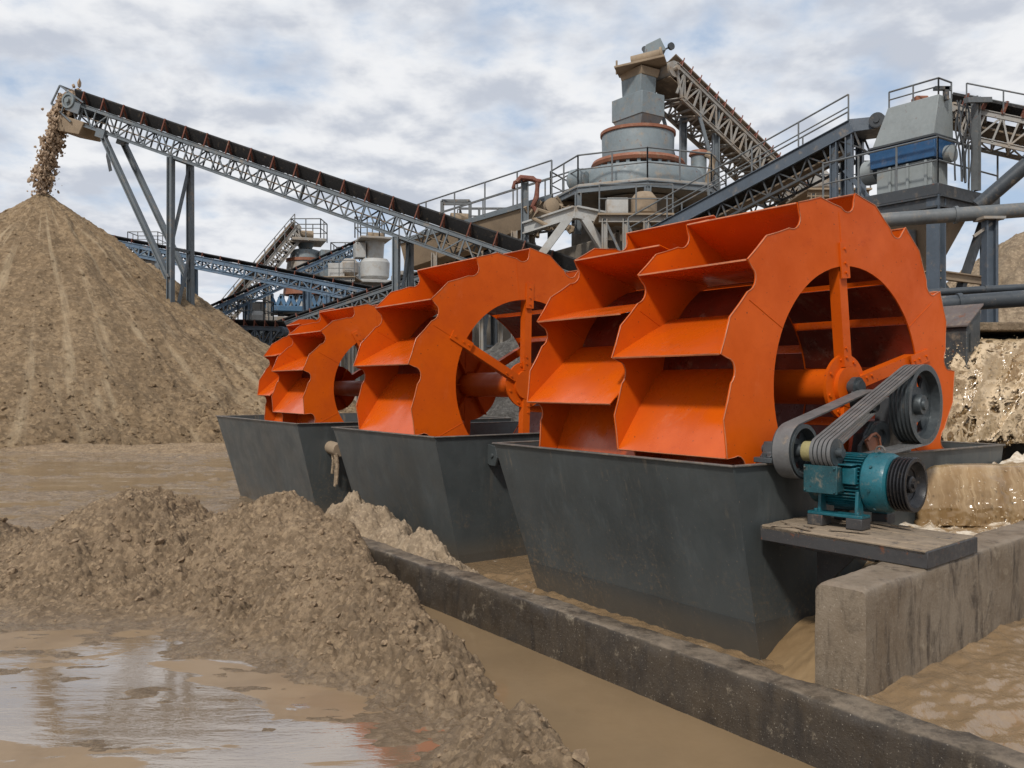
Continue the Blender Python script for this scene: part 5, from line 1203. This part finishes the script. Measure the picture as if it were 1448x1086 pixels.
frame_thing('pale frame with cabinets standing between the far hopper and the trestle', 468, 502, 398, 60, (.8, .6), M['grey_l'], nx=3, extras=(('box', .3, .5, .55), ('pot', .8, .7, .6)))
root = thing('pipe_run', at(700, 360, 40), 'bundle of thin dusty pipes running under the walkway conveyor', 'pipes')
for k in range(4):
    mb = MB(); mb.path([at(600, 352+k*5, 43)+V((0, 0, 0)), at(690, 330+k*5, 41), at(700, 322+k*5, 40.6), at(800, 312+k*4, 37)], .05, 8); mb.build('pipe', random.choice((M['pipe_g'], M['brown'])), root)
# ---- steep conveyor up to the cone crusher top
hd = at(938, 98, 38.3); tl = at(1190, 338, 46)
root, P, L, d, s, n = conveyor('belt_conveyor', 'steep dusty conveyor feeding the top of the cone crusher', hd, tl, 1.5, 1.1, 26, M['steel_dust'], M['belt_dusty'], legs=(), idl=24, btop=.28, chord=.15)
for (x, py) in ((966, 300), (1012, 300)):
    mb = MB(); p = at(x, 165 if x < 1000 else 140, 39.5); mb.ibeam(p, V((p.x, p.y, 0)), .3, .3, .05, V((1, 0, 0))); mb.build('leg', M['steel'], root)
mb = MB(); mb.beam(at(932, 145, 38.2), at(958, 240, 38), .16); mb.beam(at(988, 160, 38.6), at(1010, 240, 38.6), .14); mb.build('raking_strut', M['steel'], root)
handrail(root, [P(.4, -.85, .0), P(L*.96, -.85, 0)], 1.0, 1.5, .03)

# ---- dark conveyor rising to the hopper tower
hd = at(1214, 188, 26); tl = at(905, 352, 30.5)
root = thing('covered_conveyor', V((tl.x, tl.y, -.1)), 'dark blue-grey conveyor with handrail rising to the hopper tower', 'conveyor')
d = (tl-hd); L = d.length; d.normalize(); s = d.cross(Z).normalized(); s = s if s.y < 0 else -s; n = s.cross(d); n = n if n.z > 0 else -n
P = lambda x, y, z: hd+d*x+s*y+n*z
mb = MB()
for y in (-.55, .55):
    mb.beam(P(0, y, .08), P(L, y, .08), .05, .36, n); mb.beam(P(0, y*1.04, .27), P(L, y*1.04, .27), .12, .03, n); mb.beam(P(0, y*1.04, -.11), P(L, y*1.04, -.11), .12, .03, n)
mb.hexa([P(0, -.55, .12)+V((0, 0, -.2)), P(0, .55, .12)+V((0, 0, -.2)), P(-.2, .55, .12)+V((1.05, -.3, -.2)), P(-.2, -.55, .12)+V((1.05, -.3, -.2)), P(0, -.55, .32), P(0, .55, .32), P(-.2, .55, .2)+V((1.05, -.3, .05)), P(-.2, -.55, .2)+V((1.05, -.3, .05))])
mb.build('side_channel', M['darkblue'], root, 30, .01)
mb = MB(); mb.hexa([P(0, -.5, -.02), P(L, -.5, -.02), P(L, .5, -.02), P(0, .5, -.02), P(0, -.5, .06), P(L, -.5, .06), P(L, .5, .06), P(0, .5, .06)]); mb.build('belt', M['rubber'], root)
mb = MB(); mb.hexa([P(.5, -.42, -.42), P(L, -.42, -.42), P(L, .42, -.42), P(.5, .42, -.42), P(.5, -.42, -.37), P(L, -.42, -.37), P(L, .42, -.37), P(.5, .42, -.37)]); mb.build('return_belt', M['belt_dusty'], root)
mb = MB(); nn_ = 16
for k in range(nn_):
    x = L*k/nn_; x2 = L*(k+1)/nn_
    for y in (-.5, .5):
        mb.beam(P(x, y, -.1), P(x, y, -.62), .05); mb.beam(P(x, y, -.1 if k % 2 else -.62), P(x2, y, -.62 if k % 2 else -.1), .04)
    mb.beam(P(x, -.5, -.62), P(x, .5, -.62), .05)
for y in (-.5, .5): mb.beam(P(.3, y, -.62), P(L, y, -.62), .07)
mb.build('truss', M['dark'], root, 30)
handrail(root, [P(.0, .6, .3), P(L, .6, .3)], .72, 1.6, .026); handrail(root, [P(.4, -.6, .3), P(L, -.6, .3)], .72, 1.6, .026)
mb = MB(); q = P(-.55, .55, -.05); mb.tube(q-s*1.2+V((.15, 0, 0)), q+s*.05+V((.15, 0, 0)), .22, 20); mb.ring([(.2, 0), (.2, .06), (.08, .06), (.08, .1), (0, .1)], q+V((.15, 0, 0)), s, 20); mb.build('head_pulley', M['dark'], root)
for x in (.08, .02):
    for y in (-.5, .5):
        p = P(L*x, y, -.1); mb = MB(); mb.ibeam(p, V((p.x, p.y, 0)), .2, .2, .035, d); mb.build('leg', M['darkblue'], root)
p = P(L*.06, .5, -.6); mb = MB(); mb.beam(P(L*.08, .5, -2.6), P(L*.02, .5, -1.2), .12); mb.beam(P(L*.08, .5, -1.0), P(L*.02, .5, -2.6), .12); mb.build('leg_bracing', M['darkblue'], root)

# ---- hopper tower
TD = 20.; tc_ = at(1327, 258, TD); TZ = tc_.z
T0 = V((tc_.x, tc_.y, 0)); tq = lambda a_, b_, z: T0+A*a_+B*b_+Z*z
root = thing('hopper_tower', V((tc_.x, tc_.y, -.1)), 'grey hopper with blue band on a railed steel platform', 'hopper')
def tb2(name, m, a0, a1, b0, b1, z0, c0, c1, e0, e1, z1, bev=.012):
    mb = MB(); mb.hexa([tq(a0, b0, z0), tq(a0, b1, z0), tq(a1, b1, z0), tq(a1, b0, z0), tq(c0, e0, z1), tq(c0, e1, z1), tq(c1, e1, z1), tq(c1, e0, z1)]); return mb.build(name, m, root, 30, bev)
S = TD/F
TZy = lambda y: H+(543-y)*(TD+.4)/F
tb2('deck', M['dark'], 0, 3.1, 0, 2.8, TZ-.26, 0, 3.1, 0, 2.8, TZ)
tb2('lower_box', M['tower'], .33, 1.72,   .30, 1.0, TZ+.001, .33, 1.72, .30, 1.0, TZy(223))
tb2('blue_band', M['blue'], .22, 1.84, .22, 1.08, TZy(222), .20, 1.86, .20, 1.10, TZy(194))
tb2('flange', M['dark'], .17, 1.89, .17, 1.13, TZy(193.8), .17, 1.89, .17, 1.13, TZy(190))
tb2('upper_hopper', M['tower'], .24, 1.80, .24, 1.08, TZy(190), .18, 1.45, .34, .92, TZy(134))
for b_ in (.17, ): pass
mb = MB()
for a_ in (.45, .9, 1.35): mb.beam(tq(a_, .27, TZ+.02), tq(a_, .27, TZy(224)), .05, .06, A)
mb.build('stiffener', M['tower'], root, 30)
mb = MB(); mb.ring([(.3, 0), (.3, .35), (.15, .38), (0, .38)], tq(1.9, .7, TZy(219)), A, 24); mb.build('vibrator', M['tower'], root)
mb = MB(); mb.ring([(.2, 0), (.2, .16), (.1, .18), (0, .18)], tq(.22, .75, TZy(215)), -A, 24); mb.build('vibrator', M['tower'], root)
handrail(root, [tq(3.05, .04, TZ), tq(.04, .04, TZ), tq(.04, 2.75, TZ)], 1.05, 1.1, .026)
handrail(root, [tq(1.43, .36, TZy(134)), tq(.2, .36, TZy(134)), tq(.2, .92, TZy(134))], .38, .62, .022)
mb = MB(); mb.box(tq(.85, .7, TZy(134)+.09), .3, .3, .16); mb.build('top_motor', M['redring'], root, 30, .03)
mb = MB(); c1 = tq(.2, .5, TZy(124)); mb.box(c1, .35, .12, .08); mb.box(c1+V((.1, 0, -.12)), .1, .12, .3); mb.build('top_bracket', M['dark'], root, 30)
for (a_, b_) in ((.12, .12), (2.6, .12), (.12, 2.5), (2.6, 2.5)):
    mb = MB(); mb.ibeam(tq(a_, b_, -.1), tq(a_, b_, TZ-.27), .30, .30, .05, B); mb.build('post', M['darkblue'], root, 30)
mb = MB(); mb.ibeam(tq(.0, .0, TZ-.42), tq(3.0, .0, TZ-.42), .18, .28, .04); mb.ibeam(tq(.0, .0, TZ-.42), tq(0, 2.8, TZ-.42), .18, .28, .04); mb.beam(tq(.2, .1, 2.4), tq(.2, 2.4, TZ-.6), .16); mb.beam(tq(.2, 2.4, 3.2), tq(.2, .1, 4.6), .16); mb.build('brace', M['dark'], root, 30)
mb = MB()   # tall post, hoses and cables on the far side
mb.ibeam(tq(-.05, 1.55, TZ), tq(-.05, 1.55, TZy(128)), .16, .16, .03, B); mb.beam(tq(-.1, 1.0, TZy(140)), tq(-.2, 1.9, TZy(131)), .12); mb.build('side_mast', M['rail'], root, 30)
mb = MB()
for i in range(7):
    p = tq(.0, .80+.09*i, TZy(140)); ph = random.random()*6; mb.path([p+V((.07*math.sin(ph+j*.5), .03*math.cos(ph+j), -j*.17)) for j in range(12)], .014+.010*random.random(), 6)
mb.build('cables', M['dark'], root)
mb = MB(); mb.hexa([tq(.9, .9, TZ-2.1), tq(.9, 1.3, TZ-2.1), tq(1.5, 1.3, TZ-2.1), tq(1.5, .9, TZ-2.1), tq(.35, .4, TZ-.27), tq(.35, 2.2, TZ-.27), tq(2.2, 2.2, TZ-.27), tq(2.2, .4, TZ-.27)]); mb.build('discharge_hopper', M['brown'], root, 30, .03)
mb = MB()
for z_ in (4.6, 2.9):
    for q_ in (tq(.12, 2.5, z_), tq(2.6, .12, z_)): mb = MB(); mb.ibeam(tq(.12, .12, z_), q_, .14, .2, .03); mb.build('cross_beam', M['brown'], root, 30)
mb = MB(); c1 = tq(1.0, .5, 0); mb.tube(V((c1.x, c1.y, 3.6)), V((c1.x, c1.y, TZ-.9)), .16, 16); mb.build('drop_pipe', M['pipe_g'], root)
# ---- conveyor leaving the tower on its far side
root, P, L, d, s, n = conveyor('belt_conveyor', 'railed grey conveyor leaving the hopper tower towards the picture edge', at(1348, 158, 21.8), at(1700, 232, 19.5), 1.0, .62, 14, M['steel_dust'], M['rubber'], legs=[(.55, .1, 0, 0)], idl=12, btop=.16, chord=.09, legw=.2)
handrail(root, [P(.3, .55, .05), P(L, .55, .05)], .55, .85, .02)
# slender post under the pipe
root = thing('pipe_support', at(1398, 640, 16.9), 'slender dark post with a flat head under the grey pipe', 'support')
p = at(1399, 312, 16.9); mb = MB(); mb.ibeam(V((p.x, p.y, -.1)), p, .2, .2, .03, V((1, 0, 0))); mb.build('post', M['darkblue'], root)
mb = MB(); mb.box(p+Z*.03, .42, .4, .05); mb.beam(p+V((-.3, 0, -.3)), p+V((.05, 0, -.05)), .05); mb.build('head_plate', M['steel_dust'], root, 30)
